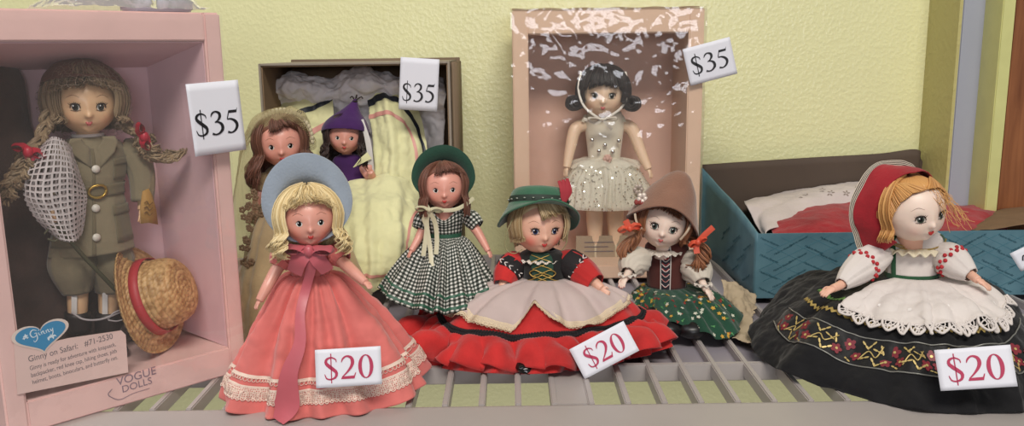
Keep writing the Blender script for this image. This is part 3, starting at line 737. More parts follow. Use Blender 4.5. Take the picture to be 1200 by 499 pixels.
# crumpled clear bag lying on top of the pink box
tp = thing('plastic_bag', 'crumpled clear plastic bag lying on top of the large pink box', 'bag', tuple(BO + BX * 11.5 + BY * 3 + Vector((0, 0, BH))), 45)
C = [[(x, y, .25 + (1.8 if 0 < j < 3 and 0 < i < 4 else .0)) for i, x in enumerate((-6.5, -4, -1, 1.2, 2.6))] for j, y in enumerate((2.5, 1, -1, -2.6))]
L = sheet(C, 70, 60, .22, .8, 9, 4); L.A[..., 2] = np.maximum(L.A[..., 2], .08); mb = MB(); L.patch(mb, 0, 1, 0, 1, 0, 70, 60); mb.build('plastic_bag_body', film('film_bag', .05, .1, 80, .8, .004, haze=.3), tp)
mb = MB(); mb.box((-1.9, -2.2, .06), (1.7, .2, 1.7), .12); mb.build('folded_paper', plain('pale_blue_paper', '#ccd3e2', .6), tp)

# ------------------------------------------------------------------ grey shoe box standing open (back left)
M_gcard = plain('grey_card', '#9a9082', .75, var=.1, vscale=30, bump=.2, bscale=250); M_bcard = plain('brown_card', '#8f765c', .8, var=.12, vscale=30, bump=.2, bscale=250)
a = P(303, 75, 76); b = P(527, 72, 76)
X0, X1, ZT = a.x, b.x, 20.2
t = thing('cardboard_box', 'grey cardboard shoe box standing open on its end with tissue and yellow gown inside', 'box', ((X0 + X1) / 2, 80, 0))
hw_ = (X1 - X0) / 2
mb = MB()
for lo, hi in (((-hw_, -4.2, 0), (-hw_ + .2, 6, ZT)), ((hw_ - .2, -4.2, 0), (hw_, 6, ZT)), ((-hw_ + .2, -4.2, ZT - .2), (hw_ - .2, 6, ZT)), ((-hw_ + .2, -4.2, 0), (hw_ - .2, 6, .2))): mb.box(lo, hi, .04)
mb.build('box_side', M_gcard, t, smooth=False)
mb = MB(); mb.box((-hw_ + .2, 5.6, .2), (hw_ - .2, 5.9, ZT - .2)); mb.build('box_bottom', M_bcard, t, smooth=False)
mb = MB(); mb.box((-hw_ + .21, -4, ZT - .32), (hw_ - .21, 5.6, ZT - .21)); mb.box((-hw_ + .21, -4, .3), (-hw_ + .3, 5.6, ZT - .32)); mb.box((hw_ - .3, -4, .3), (hw_ - .21, 5.6, ZT - .32)); mb.build('box_inside', M_bcard, t, smooth=False)
mb = MB(); mb.box((hw_ + .05, -3.2, 0), (hw_ + .35, 7.5, ZT - .1), .04); mb.box((-hw_ + .3, 6.1, 0), (hw_ + .3, 6.4, ZT + .25), .04); mb.build('box_lid', plain('brown_lid', '#7d6a55', .8, bump=.2), t, label='brown lid pushed behind the box')

# ------------------------------------------------------------------ peach window box (centre)
M_peach = plain('peach_card', '#e0bfa4', .6, var=.06, vscale=25, bump=.2, bscale=150); M_peachI = plain('peach_card_inside', '#dab3a0', .65, var=.08, vscale=25, bump=.2, bscale=100)
a = P(600, 16, 77); b = P(826, 10, 77); PX0, PX1, PZ = a.x, b.x, 24.5; PWd = PX1 - PX0; PC = (PX0 + PX1) / 2
t = thing('display_box', 'tall peach window box in the middle holding the dark haired ballerina doll', 'box', (PC, 77, 0))
h = PWd / 2
mb = MB(); mb.box((-h, 0, 0), (-h + 1.4, 8, PZ), .1); mb.box((h - 1.35, 0, 0), (h, 8, PZ), .1); mb.box((-h + 1.35, .01, PZ - 2.1), (h - 1.3, 7.98, PZ - .01), .1); mb.box((-h + 1.35, .01, .01), (h - 1.3, 7.98, 1.3), .1)
mb.build('box_frame', M_peach, t, smooth=False)
mb = MB(); mb.box((-h + 1.3, 7.3, 1.2), (h - 1.25, 7.9, PZ - 2)); mb.build('back_panel', M_peachI, t, smooth=False)
mb = MB(); c0 = P(704, 308, 80.3) - Vector((PC, 77, 0)); mb.box((c0.x - 2.4, 3.2, 1.3), (c0.x + 2.6, 3.45, 3.4)); mb.build('label_card', plain('tan_card', '#a3917a', .7), t, smooth=False)
mb = MB()
for i, tx in enumerate(('BALLERINA', 'DOLL')):
    vs, fs = words(None, 'x', tx, .4, Matrix.Translation((c0.x - .3, 3.17, 2.5 - .5 * i)) @ Mf, None); mb.add(vs, fs)
mb = MB()
for i in range(3): mb.box((c0.x - 1.6, 3.16, 2.75 - .45 * i), (c0.x + 1.2 - .5 * (i % 2), 3.2, 2.83 - .45 * i))
mb.build('printed_lines', M_gr, t, smooth=False)
mb = MB(); A = filmsheet(-h - .15, h + .15, .1, PZ + .1, -.22, 110, 140, .05, .5, 4)
mb.grid(A)
for sx_ in (-1, 1):
    B = np.array([[(sx_ * (h + .18 + .03 * math.sin(z * 1.7)), y, z) for y in np.linspace(-.2, 8, 12)] for z in np.linspace(PZ + .1, .1, 40)]); mb.grid(B)
B = np.array([[(x, y, PZ + .12 + .04 * math.sin(x * 2 + y)) for x in np.linspace(-h - .15, h + .15, 40)] for y in np.linspace(-.2, 8, 10)]); mb.grid(B)
mb.build('clear_film', film('film_centre', .008, .042, 26, .30, .003, haze=.05), t)

# ------------------------------------------------------------------ blue box (right)
k = NT('blue_box_paper'); sw = k.n('ShaderNodeTexWave', {'Scale': 9.0, 'Distortion': 0.0, 'Vector': k.n('ShaderNodeMapping', {'Rotation': (0, 0, .5), 'Vector': k.uv()}).outputs[0]}, bands_direction='Y').outputs[1]
k.P(Base_Color=k.mix(k.ramp(k.noise(50), .3, .7), lin('#5c8390'), lin('#4c7280')), Roughness=.55, Normal=k.bump(k.noise(300), .15, .0006)); M_blue = k.m
BBX, BBY = P(887, 300, 70).x, 70.0; BZ = P(960, 273, 70).z; BBW = 29
t = thing('blue_box', 'open blue box with repeated dark script, behind the red kerchief doll', 'box', (BBX, BBY, 0))
mb = MB(); Mi = MB()
mb.box((0, 0, 0), (BBW, .2, BZ), .03)
def wallgrid(pts_top, z0, th, mbx):
    n = len(pts_top); A = np.array([[(x, y, z) for x, y, z in pts_top], [(x, y, z0) for x, y, z in pts_top]]); mbx.grid(cat(A, 6))
lt = [(0, 0, BZ), (-.05, 4, 6.4), (-.1, 8, 7.0), (-.25, 12, 7.5), (-.6, 15.5, 8.3), (-1.1, 16.6, 9.0)]
ms = MB(); A = np.array([cat(np.array(lt), 30), cat(np.array([(x, y, 0) for x, y, z in lt]), 30)]); ms.grid(cat(A, 8)); 
ms.build('side_flap', M_blue, t, solid=.2, smooth=True)
mb.box((BBW - .2, 0.2, 0), (BBW, 16.5, BZ), .03); mb.box((.1, .2, 0), (BBW - .2, 16.5, .2)); mb.build('box_body', M_blue, t, smooth=False)
M_dk = plain('dark_brown_card', '#57493f', .8, var=.15, vscale=20, bump=.2, bscale=120)
top = [(823, 193), (880, 189), (960, 184), (1030, 180), (1074, 175), (1079, 186), (1095, 212), (1108, 214), (1136, 211), (1156, 222), (1175, 240), (1199, 252)]
tp_ = [V3(P(x, y, 86.6 - .4 * math.sin(i * .9))) - np.array([BBX, BBY, 0]) for i, (x, y) in enumerate(top)]
ms = MB(); A = np.array([cat(np.array(tp_), 90)]); B = A.copy(); B[..., 2] = .3; ms.grid(cat(np.array([A[0], (A[0] + B[0]) / 2 + np.array([0, .15, 0]), B[0]]), 14)); ms.build('lid_flap', M_dk, t, solid=.15, label='dark brown inner flap standing up at the back')
# script all over the front and the side
base_vs, base_fs = words(None, 'x', 'Madame Alexander', .62, Matrix.Identity(4), None, shear=.35, space=.85)
mb = MB(); wv = np.array(base_vs)
def putword(O, ux, uz, un, ang, s):
    ca, sa = math.cos(ang), math.sin(ang)
    vs = [tuple(np.array(O) + ux * (v[0] * ca - v[1] * sa) * s + uz * (v[0] * sa + v[1] * ca) * s + un * (.012 + v[2])) for v in wv]
    return vs
ux, uz, un = np.array([1, 0, 0.]), np.array([0, 0, 1.]), np.array([0, -1, 0.])
for r_ in range(7):
    for c_ in range(12):
        O = (c_ * 2.5 + .2 + (r_ % 2) * 1.25, 0, .15 + r_ * .72); s = .42; ang = .5 if (r_ + c_) % 2 else -.42
        if ang < 0: O = (O[0], 0, O[2] + .75)
        vs = putword(O, ux, uz, un, ang, s)
        if min(v[2] for v in vs) > .1 and max(v[2] for v in vs) < BZ - .1 and min(v[0] for v in vs) > .1 and max(v[0] for v in vs) < BBW - .1: mb.add(vs, base_fs)
ux2, un2 = np.array([0, -1, 0.]), np.array([-1, 0, 0.])
for r_ in range(4):
    for c_ in range(4):
        O = (-.28, 14 - c_ * 3.6 - (r_ % 2) * 1.6, .6 + r_ * 1.35); vs = putword(O, ux2, uz, un2, .45, .62)
        if max(v[2] for v in vs) < BZ - .1 and min(v[1] for v in vs) > .2: mb.add(vs, base_fs)
mb.build('box_lettering', plain('script_teal', '#22505e', .6), t, smooth=False)
# diamond lines of the pattern
mb = MB()
for i in range(-3, 15):
    for dr in (1, -1):
        x0_ = i * 2.4; seg = [(x0_ + k * .5 * 2, (k * .5 if dr > 0 else 6.3 - k * .5)) for k in range(13)]
        seg = [(x, z) for x, z in seg if .1 < x < BBW - .1 and .1 < z < BZ - .1]
        if len(seg) > 2: mb.tube([(x, -.005, z) for x, z in (seg[0], seg[-1])], .018, n=4, res=2)
mb.build('pattern_lines', plain('line_teal', '#3b7485', .6), t)
# clothes in the blue box
def rel(loc): return Rel(loc)
tl = Rel((BBX + 9, 78, 4)); 
L = sheet([[tl.p(903, 246, 84), tl.p(960, 238, 84), tl.p(1040, 234, 84), tl.p(1105, 240, 84)], [tl.p(898, 258, 79), tl.p(960, 243, 79), tl.p(1030, 240, 79), tl.p(1100, 245, 79)], [tl.p(905, 272, 74.5), tl.p(960, 257, 74.5), tl.p(1030, 262, 74.5), tl.p(1098, 260, 74.5)], [tl.p(905, 290, 71.5), tl.p(960, 282, 71.5), tl.p(1030, 280, 71.5), tl.p(1098, 278, 71.5)]], 90, 70, .16, .5, 11)
t = thing('red_dress', 'red folded dress lying in the open blue box left of the red kerchief doll', 'clothes', tuple(tl.o)); mb = MB(); L.patch(mb, 0, 1, 0, 1, 0, 90, 70); mb.build('cloth', cloth('red_cotton', '#a3242e', .3, wrinkle=.5), t, solid=.08)
t2 = Rel((BBX + 8, 83, 6)); t = thing('white_petticoat', 'white eyelet cloth tucked in the blue box behind the red dress', 'clothes', tuple(t2.o))
L = sheet([[t2.p(872, 236, 85), t2.p(925, 224, 86), t2.p(975, 216, 86), t2.p(1030, 214, 86), t2.p(1100, 226, 86)], [t2.p(874, 240, 80), t2.p(930, 230, 82), t2.p(980, 222, 82), t2.p(1035, 220, 82), t2.p(1100, 232, 82)], [t2.p(885, 262, 78), t2.p(905, 246, 79), t2.p(980, 236, 80.5), t2.p(1035, 234, 80.5), t2.p(1095, 240, 80.5)], [t2.p(900, 284, 74), t2.p(905, 268, 75), t2.p(980, 262, 78.5), t2.p(1035, 262, 78.5), t2.p(1095, 262, 78.5)]], 90, 50, .12, .6, 13)
mb = MB(); L.patch(mb, 0, 1, 0, 1, 0, 90, 50); mb.build('cloth', cloth('white_batiste', '#cfc3c0', .1, wrinkle=.4), t, solid=.07)
mb = MB()
for u_, v_ in ((.42, .3), (.47, .45), (.62, .28), (.68, .42), (.33, .42), (.55, .5)):
    for q in range(5): a_ = q * 1.256; L.disc(mb, u_ + .012 * math.cos(a_), v_ + .06 * math.sin(a_), .16, .06, rot=a_, asp=.5)
mb.build('eyelets', plain('eyelet_shadow', '#8d8078', .9), t)
t3 = Rel((P(1140, 250, 78).x, 79, 5)); t = thing('red_cape', 'red cloth with pale trim in the blue box right of the red kerchief doll', 'clothes', tuple(t3.o))
L = sheet([[t3.p(1098, 238, 84), t3.p(1130, 240, 84), t3.p(1160, 243, 84), t3.p(1182, 250, 84)], [t3.p(1096, 246, 78), t3.p(1130, 245, 78), t3.p(1160, 248, 78), t3.p(1180, 254, 78)], [t3.p(1098, 272, 72), t3.p(1130, 272, 72), t3.p(1160, 272, 72), t3.p(1180, 276, 72)]], 60, 50, .18, .5, 17)
mb = MB(); L.patch(mb, 0, 1, 0, 1, 0, 60, 50); mb.build('cloth', cloth('red_cotton', '#a3242e'), t, solid=.08)
mb = MB(); L.patch(mb, 0, .9, -.02, .1, .1, 50, 4); mb.build('trim', plain('cream_trim', '#b5a08d', .8), t, solid=.05)
t4 = Rel((P(1190, 262, 72).x, 73, 6.5)); t = thing('brown_paper', 'brown wrapping paper lying over the right end of the blue box', 'paper', tuple(t4.o))
L = sheet([[t4.p(1143, 262, 78), t4.p(1170, 246, 79), t4.p(1215, 240, 80)], [t4.p(1137, 268, 73), t4.p(1175, 252, 74), t4.p(1225, 246, 75)], [t4.p(1145, 271, 70.6), t4.p(1180, 266, 70.2), t4.p(1225, 262, 69.8)]], 60, 40, .12, .5, 19)
mb = MB(); L.patch(mb, 0, 1, 0, 1, 0, 60, 40); mb.build('paper', plain('kraft_paper', '#7d6248', .8, var=.15, bump=.3, bscale=200), t, solid=.03)
# cream tissue by the corner of the blue box
t5 = Rel((P(868, 372, 64).x, 66, 0)); t = thing('cream_paper', 'crumpled cream and brown paper on the shelf at the left corner of the blue box', 'paper', tuple(t5.o))
L = sheet([[t5.p(846, 326, 69.3), t5.p(860, 332, 69.2), t5.p(884, 346, 69.2)], [t5.p(850, 352, 67.5), t5.p(866, 350, 66.6), t5.p(886, 362, 67)], [t5.p(856, 378, 65.5), t5.p(866, 380, 63.6), t5.p(882, 386, 64)], [t5.g(858, 396, .15), t5.g(868, 398, .15), t5.g(884, 408, .15)]], 50, 60, .45, .6, 23, 4)
L.A[..., 2] = np.maximum(L.A[..., 2], .08)
mb = MB(); L.patch(mb, 0, 1, 0, 1, 0, 50, 60); mb.build('paper', plain('cream_tissue', '#b9a78c', .8, var=.1), t, solid=.03)
def yc(px): return -math.degrees(math.atan((px - 600) / 1000))
def headat(r, px, py, D, rad_px, yaw=0, pitch=-7, roll=0):
    c = r.p(px, py, D); dep = (Matrix(_M3).transposed() @ (P(px, py, D) - _O)).z * -1
    return headM(c, rad_px * dep / 1000, yc(px) + yaw, pitch, roll), rad_px * dep / 1000, c
def neck(t, a, b, ra, rb, skin, chest=None):
    mb = MB(); mb.tube([a, (V3(a) + V3(b)) / 2, b], [ra, ra * .92, rb], n=20, res=14)
    if chest: mb.ball(chest[0], chest[1], None, 24, 16)
    return mb.build('neck', skin, t, attr='blush')
def legs(t, L, rad, skin, name='leg'):
    for pts in L:
        mb = MB(); mb.tube(pts, rad, n=14, res=20); mb.build(name, skin, t, attr='blush')
SK_B = skinmat('skin_bisque', '#e0a08f', '#d8705f', .38, .1, .12)
SK_M = skinmat('skin_vinyl', '#e6b49c', '#e0685a', .45, .12, .05)
SK_P = skinmat('skin_pale', '#efd8c8', '#df9a86', .45, .12, .05)
SK_G = skinmat('skin_golden', '#e4bb92', '#dd8f70', .4, .12)
SK_T = skinmat('skin_tan', '#f2d2b2', '#de9a78', .35, .12)

# ================================================================== 1 pink doll in pale blue bonnet
r = Rel(G(372, 474)); t = thing('bonnet_doll', 'standing blonde doll in long coral pink dress and pale blue felt bonnet', 'doll', tuple(r.o))
M, hr, hc_ = headat(r, 362, 256, 49, 31, 2, -9)
make_head(t, M, SK_B, 'painted', blush=.55)
neck(t, hc_ + Vector((0, .1, -hr * .6)), r.p(363, 303, 49.6), .5, .62, SK_B)
H_bl = hairmat('hair_blonde', '#efdcae', '#cdb27a')
hair(t, M, H_bl, 3, 62, 6, front=33, side=8, length=.95, curl=.15, cfreq=3.0, flare=.24, bang=(1.14, 38), fullness=.2, amin=50, jit=7, rad=.034, frizz=.06)
bonnet(t, M, plain('felt_pale_blue', '#909ba9', .95, var=.1, vscale=90, bump=.6, bscale=700, sheen=.5), 1.68, .62, 10, 'bonnet', droop=.5, thick=.1, fwd=-.1, bottom=.95, up=.72)
M_coral = cloth('coral_organdy', '#e07a74', .16, wrinkle=.25); M_rose = plain('rose_satin', '#c4606a', .38, var=.12, bump=.15, bscale=200, sheen=.2)
wc = r.p(364, 320, 50.0); 
bod = Loft(erings([(hc_.x, hc_.y + .6, r.p(0, 293, 49.8).z, .62, .5), (wc.x, wc.y, r.p(0, 300, 49.8).z, 1.25, .8), (wc.x, wc.y, r.p(0, 310, 49.8).z, 1.22, .9), (wc.x, wc.y, wc.z, 1.12, .85)], yc(362)), 90, 20, .04, (9, 14), 4, .8)
mb = MB(); bod.mesh(mb); mb.build('bodice', M_coral, t, solid=.04)
hem = [r.p(385, 420, 58), r.p(308, 420, 55.5), r.g(270, 455, .2), r.g(279, 484, .1), r.g(352, 490, .05), r.g(452, 479, .1), r.g(500, 442, .2), r.p(470, 420, 57.5)]
sk = Loft(hemrings(wc, 1.15, .85, hem, [(0, 0), (.16, .07), (.42, .30), (.66, .55), (.86, .8), (1, 1)], yc(362)), 360, 90, .75, (6, 9, 14, 21), 8, .6, crease=.2, fold_fn=lambda u, v: .16 * harm(15, [22, 29, 34])(u) * np.exp(-((v - .22) / .2) ** 2))
mb = MB(); sk.mesh(mb); skirt = mb.build('skirt', M_coral, t, solid=.04)
M_lace = lace('cream_lace', '#e8cfc0', 8, .30, .3); M_lace2 = plain('cream_braid', '#ecd5c6', .8, bump=.5, bscale=900)
mb = MB(); sk.patch(mb, 0, 1, .815, .90, .06, 420, 8); mb.build('lace_trim', M_lace, skirt)
mb = MB(); sk.patch(mb, 0, 1, .735, .757, .07, 420, 4); sk.patch(mb, 0, 1, .808, .818, .08, 420, 3)
for i in range(150):      # loops hanging from the upper braid, scalloped edge below the lower lace
    u = i / 150; L_ = sk.line([u + .0028 * math.cos(a) for a in np.linspace(0, 2 * PI, 9)], [.768 + .013 * math.sin(a) for a in np.linspace(0, 2 * PI, 9)], .08); mb.tube(L_, .02, n=4, res=9)
    L_ = sk.line([u + .003 * a for a in (-1, -.5, 0, .5, 1)], [.897 + .012 * (1 - a * a) for a in (-1, -.5, 0, .5, 1)], .08); mb.tube(L_, .028, n=4, res=6)
    if i % 2: L_ = sk.line([u + .005 * math.cos(a) for a in np.linspace(0, PI, 8)], [.89 - .05 * math.sin(a) for a in np.linspace(0, PI, 8)], .085); mb.tube(L_, .022, n=4, res=8)
mb.build('braid_trim', M_lace2, skirt)
for sg, pts in ((-1, [(338, 300, 49.9), (331, 303, 49.8), (326, 312, 49.6)]), (1, [(388, 298, 49.9), (396, 298, 49.8), (402, 305, 49.5)])):
    puff(t, [r.p(*q) for q in pts], [.45, .72, .5], M_coral, fold=.06)
arm(t, [r.p(334, 303, 49.8), r.p(324, 316, 49.4), r.p(313, 336, 48.7), r.p(304, 352, 48.3)], [.36, .38, .33, .24], SK_B, .72, hn=(-.6, -.6, .2), side=-1)
arm(t, [r.p(393, 300, 49.8), r.p(404, 309, 49.2), r.p(417, 321, 48.4), r.p(428, 331, 47.8)], [.36, .38, .33, .24], SK_B, .72, hn=(.3, -.5, .8), side=1)
mb = MB(); bc = r.p(362, 294, 48.0)
bow(mb, bc, 1.3, (1, 0, -.05), (0, -1, .1), [], .75, .6)
mb.strip([bc, r.p(350, 306, 47.9), r.p(345, 320, 48.2)], [.7, 1.0, .9], (0, -1, .15))
mb.strip([bc, r.p(374, 306, 47.9), r.p(384, 318, 48.3)], [.6, .9, .8], (0, -1, .15))
f = lambda u, v, o=.16: Vector(sk.ev(u, v, o))
mb.strip([bc, r.p(365, 310, 48.0), f(.49, .1, .35), f(.495, .3, .45), f(.495, .5, .5), f(.49, .7, .65), f(.465, .88, .85), r.g(326, 493, .25)], [.5, .6, .55, .55, .7, 1.0, 1.5, .8], [(0, -1, .2)] * 7 + [(0, -.7, .7)], n=50)
mb.build('ribbon_bow', M_rose, t, label='rose satin bow with one long streamer to the hem')
mb = MB(); 
for (a, b) in ((381, 306), (385, 309), (380, 311), (386, 313), (383, 316)): mb.ball(r.p(a, b, 48.95), .1, None, 8, 6)
mb.build('lace_flower', M_lace2, t)

# ================================================================== 2 checked doll
r = Rel(P(521, 394, 61) - Vector((0, 0, P(521, 394, 61).z))); t = thing('gingham_doll', 'brown haired doll in black and white checked dress with dark green bonnet', 'doll', tuple(r.o))
M, hr, hc_ = headat(r, 520, 219, 61, 25, 1, -9)
make_head(t, M, SK_B, 'painted', blush=.4)
H_br = hairmat('hair_brown', '#7d5040', '#54301f')
hair(t, M, H_br, 5, 60, 5, front=38, side=8, length=.95, curl=.03, cfreq=1, flare=.12, bang=(1.08, 42), fullness=.06, jit=4, sweep=25)
M_grf = plain('felt_dark_green', '#1d4334', .95, var=.2, vscale=90, bump=.6, bscale=700, sheen=.3)
bonnet(t, M, M_grf, 1.48, .6, 10, 'bonnet', droop=.1, thick=.2, fwd=.0, bottom=.7, up=.42, seed=2)
neck(t, hc_ + Vector((0, .1, -hr * .6)), r.p(521, 256, 61.5), .48, .6, SK_B, (r.p(521, 258, 61.5), (1.0, .55, .75)))
k = NT('gingham'); sp = k.n('ShaderNodeSeparateXYZ', {'Vector': k.uv()}); cs = 3.6
fx = k.math('GREATER_THAN', k.math('FRACT', k.math('MULTIPLY', sp.outputs[0], cs)), .5); fy = k.math('GREATER_THAN', k.math('FRACT', k.math('MULTIPLY', sp.outputs[1], cs)), .5)
s_ = k.math('MULTIPLY', k.math('ADD', fx, fy), .5)
cr = k.n('ShaderNodeValToRGB', {0: s_}); cr.color_ramp.interpolation = 'CONSTANT'; e = cr.color_ramp.elements; e[0].color = lin('#d8d6cf'); e[0].position = 0; e[1].color = lin('#11140f'); e[1].position = .9
e2 = cr.color_ramp.elements.new(.3); e2.color = lin('#5d645c'); k.P(Base_Color=cr.outputs[0], Roughness=.85, Normal=k.bump(k.noise(150, detail=4), .4, .001)); M_ging = k.m
yw = yc(520); wc = r.p(522, 277, 61.6)
bod = Loft(erings([(wc.x, wc.y, r.p(0, 252, 61.5).z, 1.3, .68), (wc.x, wc.y, r.p(0, 262, 61.5).z, 1.32, .82), (wc.x, wc.y, wc.z, 1.15, .82)], yw), 90, 20, .03, (9, 14), 4, .8)
# dip of the neckline
bod.A[..., 2] -= (.75 * np.exp(-((np.linspace(0, 1, 90, endpoint=False) - .49) / .085) ** 2))[None, :] * np.linspace(1, 0, 20)[:, None] ** 2
mb = MB(); bod.mesh(mb); mb.build('bodice', M_ging, t, solid=.04)
hem = [r.p(520, 330, 66), r.p(462, 333, 64.5), r.p(449, 343, 61), r.p(468, 357, 58), r.p(514, 367, 56.6), r.p(560, 362, 57.6), r.p(584, 351, 60.5), r.p(570, 335, 64.5)]
sk = Loft(hemrings(wc, 1.2, .85, hem, [(0, 0), (.2, .1), (.45, .32), (.7, .6), (.88, .82), (1, 1)], yw), 300, 70, .42, (9, 13, 18, 25), 21, .55, crease=.06)
mb = MB(); sk.mesh(mb); skirt = mb.build('skirt', M_ging, t, solid=.04)
M_grr = plain('green_ribbon', '#2a5a45', .5, bump=.3, bscale=500)
mb = MB(); sk.patch(mb, 0, 1, .79, .822, .05, 300, 4); sk.patch(mb, 0, 1, .93, .965, .05, 300, 4); mb.build('ribbon_band', M_grr, skirt)
mb = MB(); bod.patch(mb, 0, 1, .84, .98, .05, 90, 4); mb.build('sash', M_grr, t)
for pts in ([(503, 254, 61.7), (496, 257, 61.5), (491, 268, 61.2)], [(541, 252, 61.7), (551, 256, 61.5), (560, 265, 61.2)]): puff(t, [r.p(*q) for q in pts], [.35, .62, .5], M_ging, fold=.04)
arm(t, [r.p(503, 258, 61.6), r.p(496, 268, 61.2), r.p(489, 282, 60.6), r.p(482, 294, 60)], [.35, .36, .3, .22], SK_B, .7, hn=(-.6, -.6, .2), side=-1)
arm(t, [r.p(546, 256, 61.6), r.p(557, 268, 61.2), r.p(565, 281, 60.8), r.p(572, 294, 60.4)], [.35, .36, .3, .22], SK_B, .7, hn=(.6, -.6, .2), side=1)
M_crib = plain('cream_ribbon', '#c9c3a4', .45, bump=.2, bscale=300)
mb = MB(); bc = r.p(503, 246, 59.4)
mb.strip([r.p(555, 232, 60.9), r.p(545, 240, 60.0), r.p(530, 246, 59.5), bc], .28, (0, -1, .1)); mb.strip([bc, r.p(498, 238, 60), r.p(492, 230, 61)], .28, (0, -1, .1))
bow(mb, bc, .95, (1, .0, -.1), (0, -1, .05), [[r.p(500, 262, 59.6), r.p(504, 290, 59.3), r.p(506, 312, 58.6)], [r.p(510, 262, 59.6), r.p(512, 280, 59.5), r.p(511, 298, 59.2)], [r.p(497, 256, 59.6), r.p(500, 268, 59.6), r.p(496, 300, 59.2)]], .36, .8)
mb.build('ribbon_tie', M_crib, t, label='cream ribbon tied in a bow under the chin')
legs(t, [[r.p(514, 340, 61) - Vector((0, 0, 0)), Vector((-.5, 0, 1.5)), Vector((-.5, 0, .1))], [r.p(530, 340, 61), Vector((.5, 0, 1.5)), Vector((.5, 0, .1))]], [.5, .4, .35], SK_B)

# ================================================================== 3 brown haired doll with net veil
r = Rel(P(345, 390, 68) - Vector((0, 0, P(345, 390, 68).z))); t = thing('veiled_doll', 'long haired brunette doll in beige gown and net veil standing before the grey shoe box, leftmost of its dolls', 'doll', tuple(r.o))
t['label'] = 'long haired brunette doll in beige gown and net veil, behind the pale blue bonnet'
M, hr, hc_ = headat(r, 329, 167, 68, 27, -1, -4, -3)
make_head(t, M, SK_B, 'painted', blush=.25)
H_b2 = hairmat('hair_chestnut', '#7c5040', '#54331f')
hair(t, M, H_b2, 8, 64, 6, front=36, side=6, length=1.5, curl=.09, cfreq=1.3, flare=.45, bang=(1.1, 40), fullness=.12, jit=6, sweep=28)
neck(t, hc_ + Vector((0, .1, -hr * .6)), r.p(332, 206, 68.6), .5, .62, SK_B)
M_tan = cloth('beige_taffeta', '#b39c77', .2, wrinkle=.45); 
wc = r.p(336, 232, 69)
bod = Loft(erings([(wc.x, wc.y, r.p(0, 198, 69).z, .9, .6), (wc.x, wc.y, r.p(0, 207, 69).z, 1.6, .9), (wc.x, wc.y, wc.z, 1.35, .9)], yc(330)), 80, 16, .03, (9, 14), 4, .8)
mb = MB(); bod.mesh(mb); mb.build('bodice', M_tan, t, solid=.04)
hem = [r.p(350, 330, 71.5), r.p(290, 330, 70.5), r.g(276, 388, .3), r.g(290, 408, .1), r.g(350, 412, .1), r.g(405, 402, .2), r.p(432, 352, 67), r.p(415, 330, 70.8)]
sk = Loft(hemrings(wc, 1.4, .9, hem, [(0, 0), (.3, .12), (.6, .4), (.85, .75), (1, 1)], yc(330)), 220, 60, .3, (7, 10, 13), 31, .6, crease=.12)
mb = MB(); sk.mesh(mb); skirt = mb.build('skirt', M_tan, t, solid=.04)
arm(t, [r.p(316, 208, 68.8), r.p(306, 222, 68), r.p(300, 240, 67.3), r.p(300, 255, 66.9)], [.42, .4, .34, .26], SK_B, .8, hn=(-.6, -.6, .2), side=-1)
arm(t, [r.p(352, 208, 68.8), r.p(360, 222, 68), r.p(362, 240, 67.3), r.p(360, 255, 66.9)], [.42, .4, .34, .26], SK_B, .8, hn=(.6, -.6, .2), side=1)
puff(t, [r.p(320, 206, 68.8), r.p(311, 214, 68.4), r.p(306, 226, 67.9)], [.5, .8, .6], M_tan, fold=.06); puff(t, [r.p(350, 206, 68.8), r.p(357, 214, 68.4), r.p(361, 226, 67.9)], [.5, .8, .6], M_tan, fold=.06)
L = sheet([[r.p(300, 150, 68.8), r.p(322, 127, 69), r.p(346, 128, 69), r.p(362, 150, 69)], [r.p(286, 172, 68.2), r.p(300, 138, 66.9), r.p(352, 136, 67), r.p(366, 176, 68.5)], [r.p(274, 218, 67.6), r.p(282, 182, 67), r.p(290, 170, 67.2), r.p(296, 160, 67.8)], [r.p(268, 285, 67), r.p(276, 270, 66.5), r.p(290, 230, 66.5), r.p(300, 200, 67.2)], [r.p(272, 330, 67), r.p(280, 330, 66.3), r.p(294, 300, 66), r.p(304, 280, 66.6)]], 70, 110, .12, .5, 7, pleat=.12, pfreq=5)
mb = MB(); L.patch(mb, 0, 1, 0, 1, 0, 70, 110); mb.build('net_veil', netmat('beige_net', '#b5a67c', 9, .14, .35), t)
mb = MB(); rr = random.Random(4)
for q in range(34):
    c = sk.ev(.2 + .17 * rr.random(), .05 + .55 * rr.random(), .25) if q < 14 else np.array(r.p(*[(292 + rr.uniform(-9, 9)), 262 + rr.uniform(-42, 70), 65.6]))
    for a in range(5): mb.ball(c + np.array([.16 * math.cos(a * 1.256), -.05, .16 * math.sin(a * 1.256)]), (.13, .07, .13), None, 8, 5)
mb.build('lace_flowers', plain('dusty_lace', '#8a735a', .9, var=.2), t)
mb = MB()
for i in range(26): a = PI * (i / 25); mb.ball(r.p(331 + 36 * math.cos(a) * .98, 166 - 37 * math.sin(a), 67.4), (.16, .16, .22), None, 8, 6)
mb.build('veil_edging', plain('veil_lace', '#b9b092', .9), t)

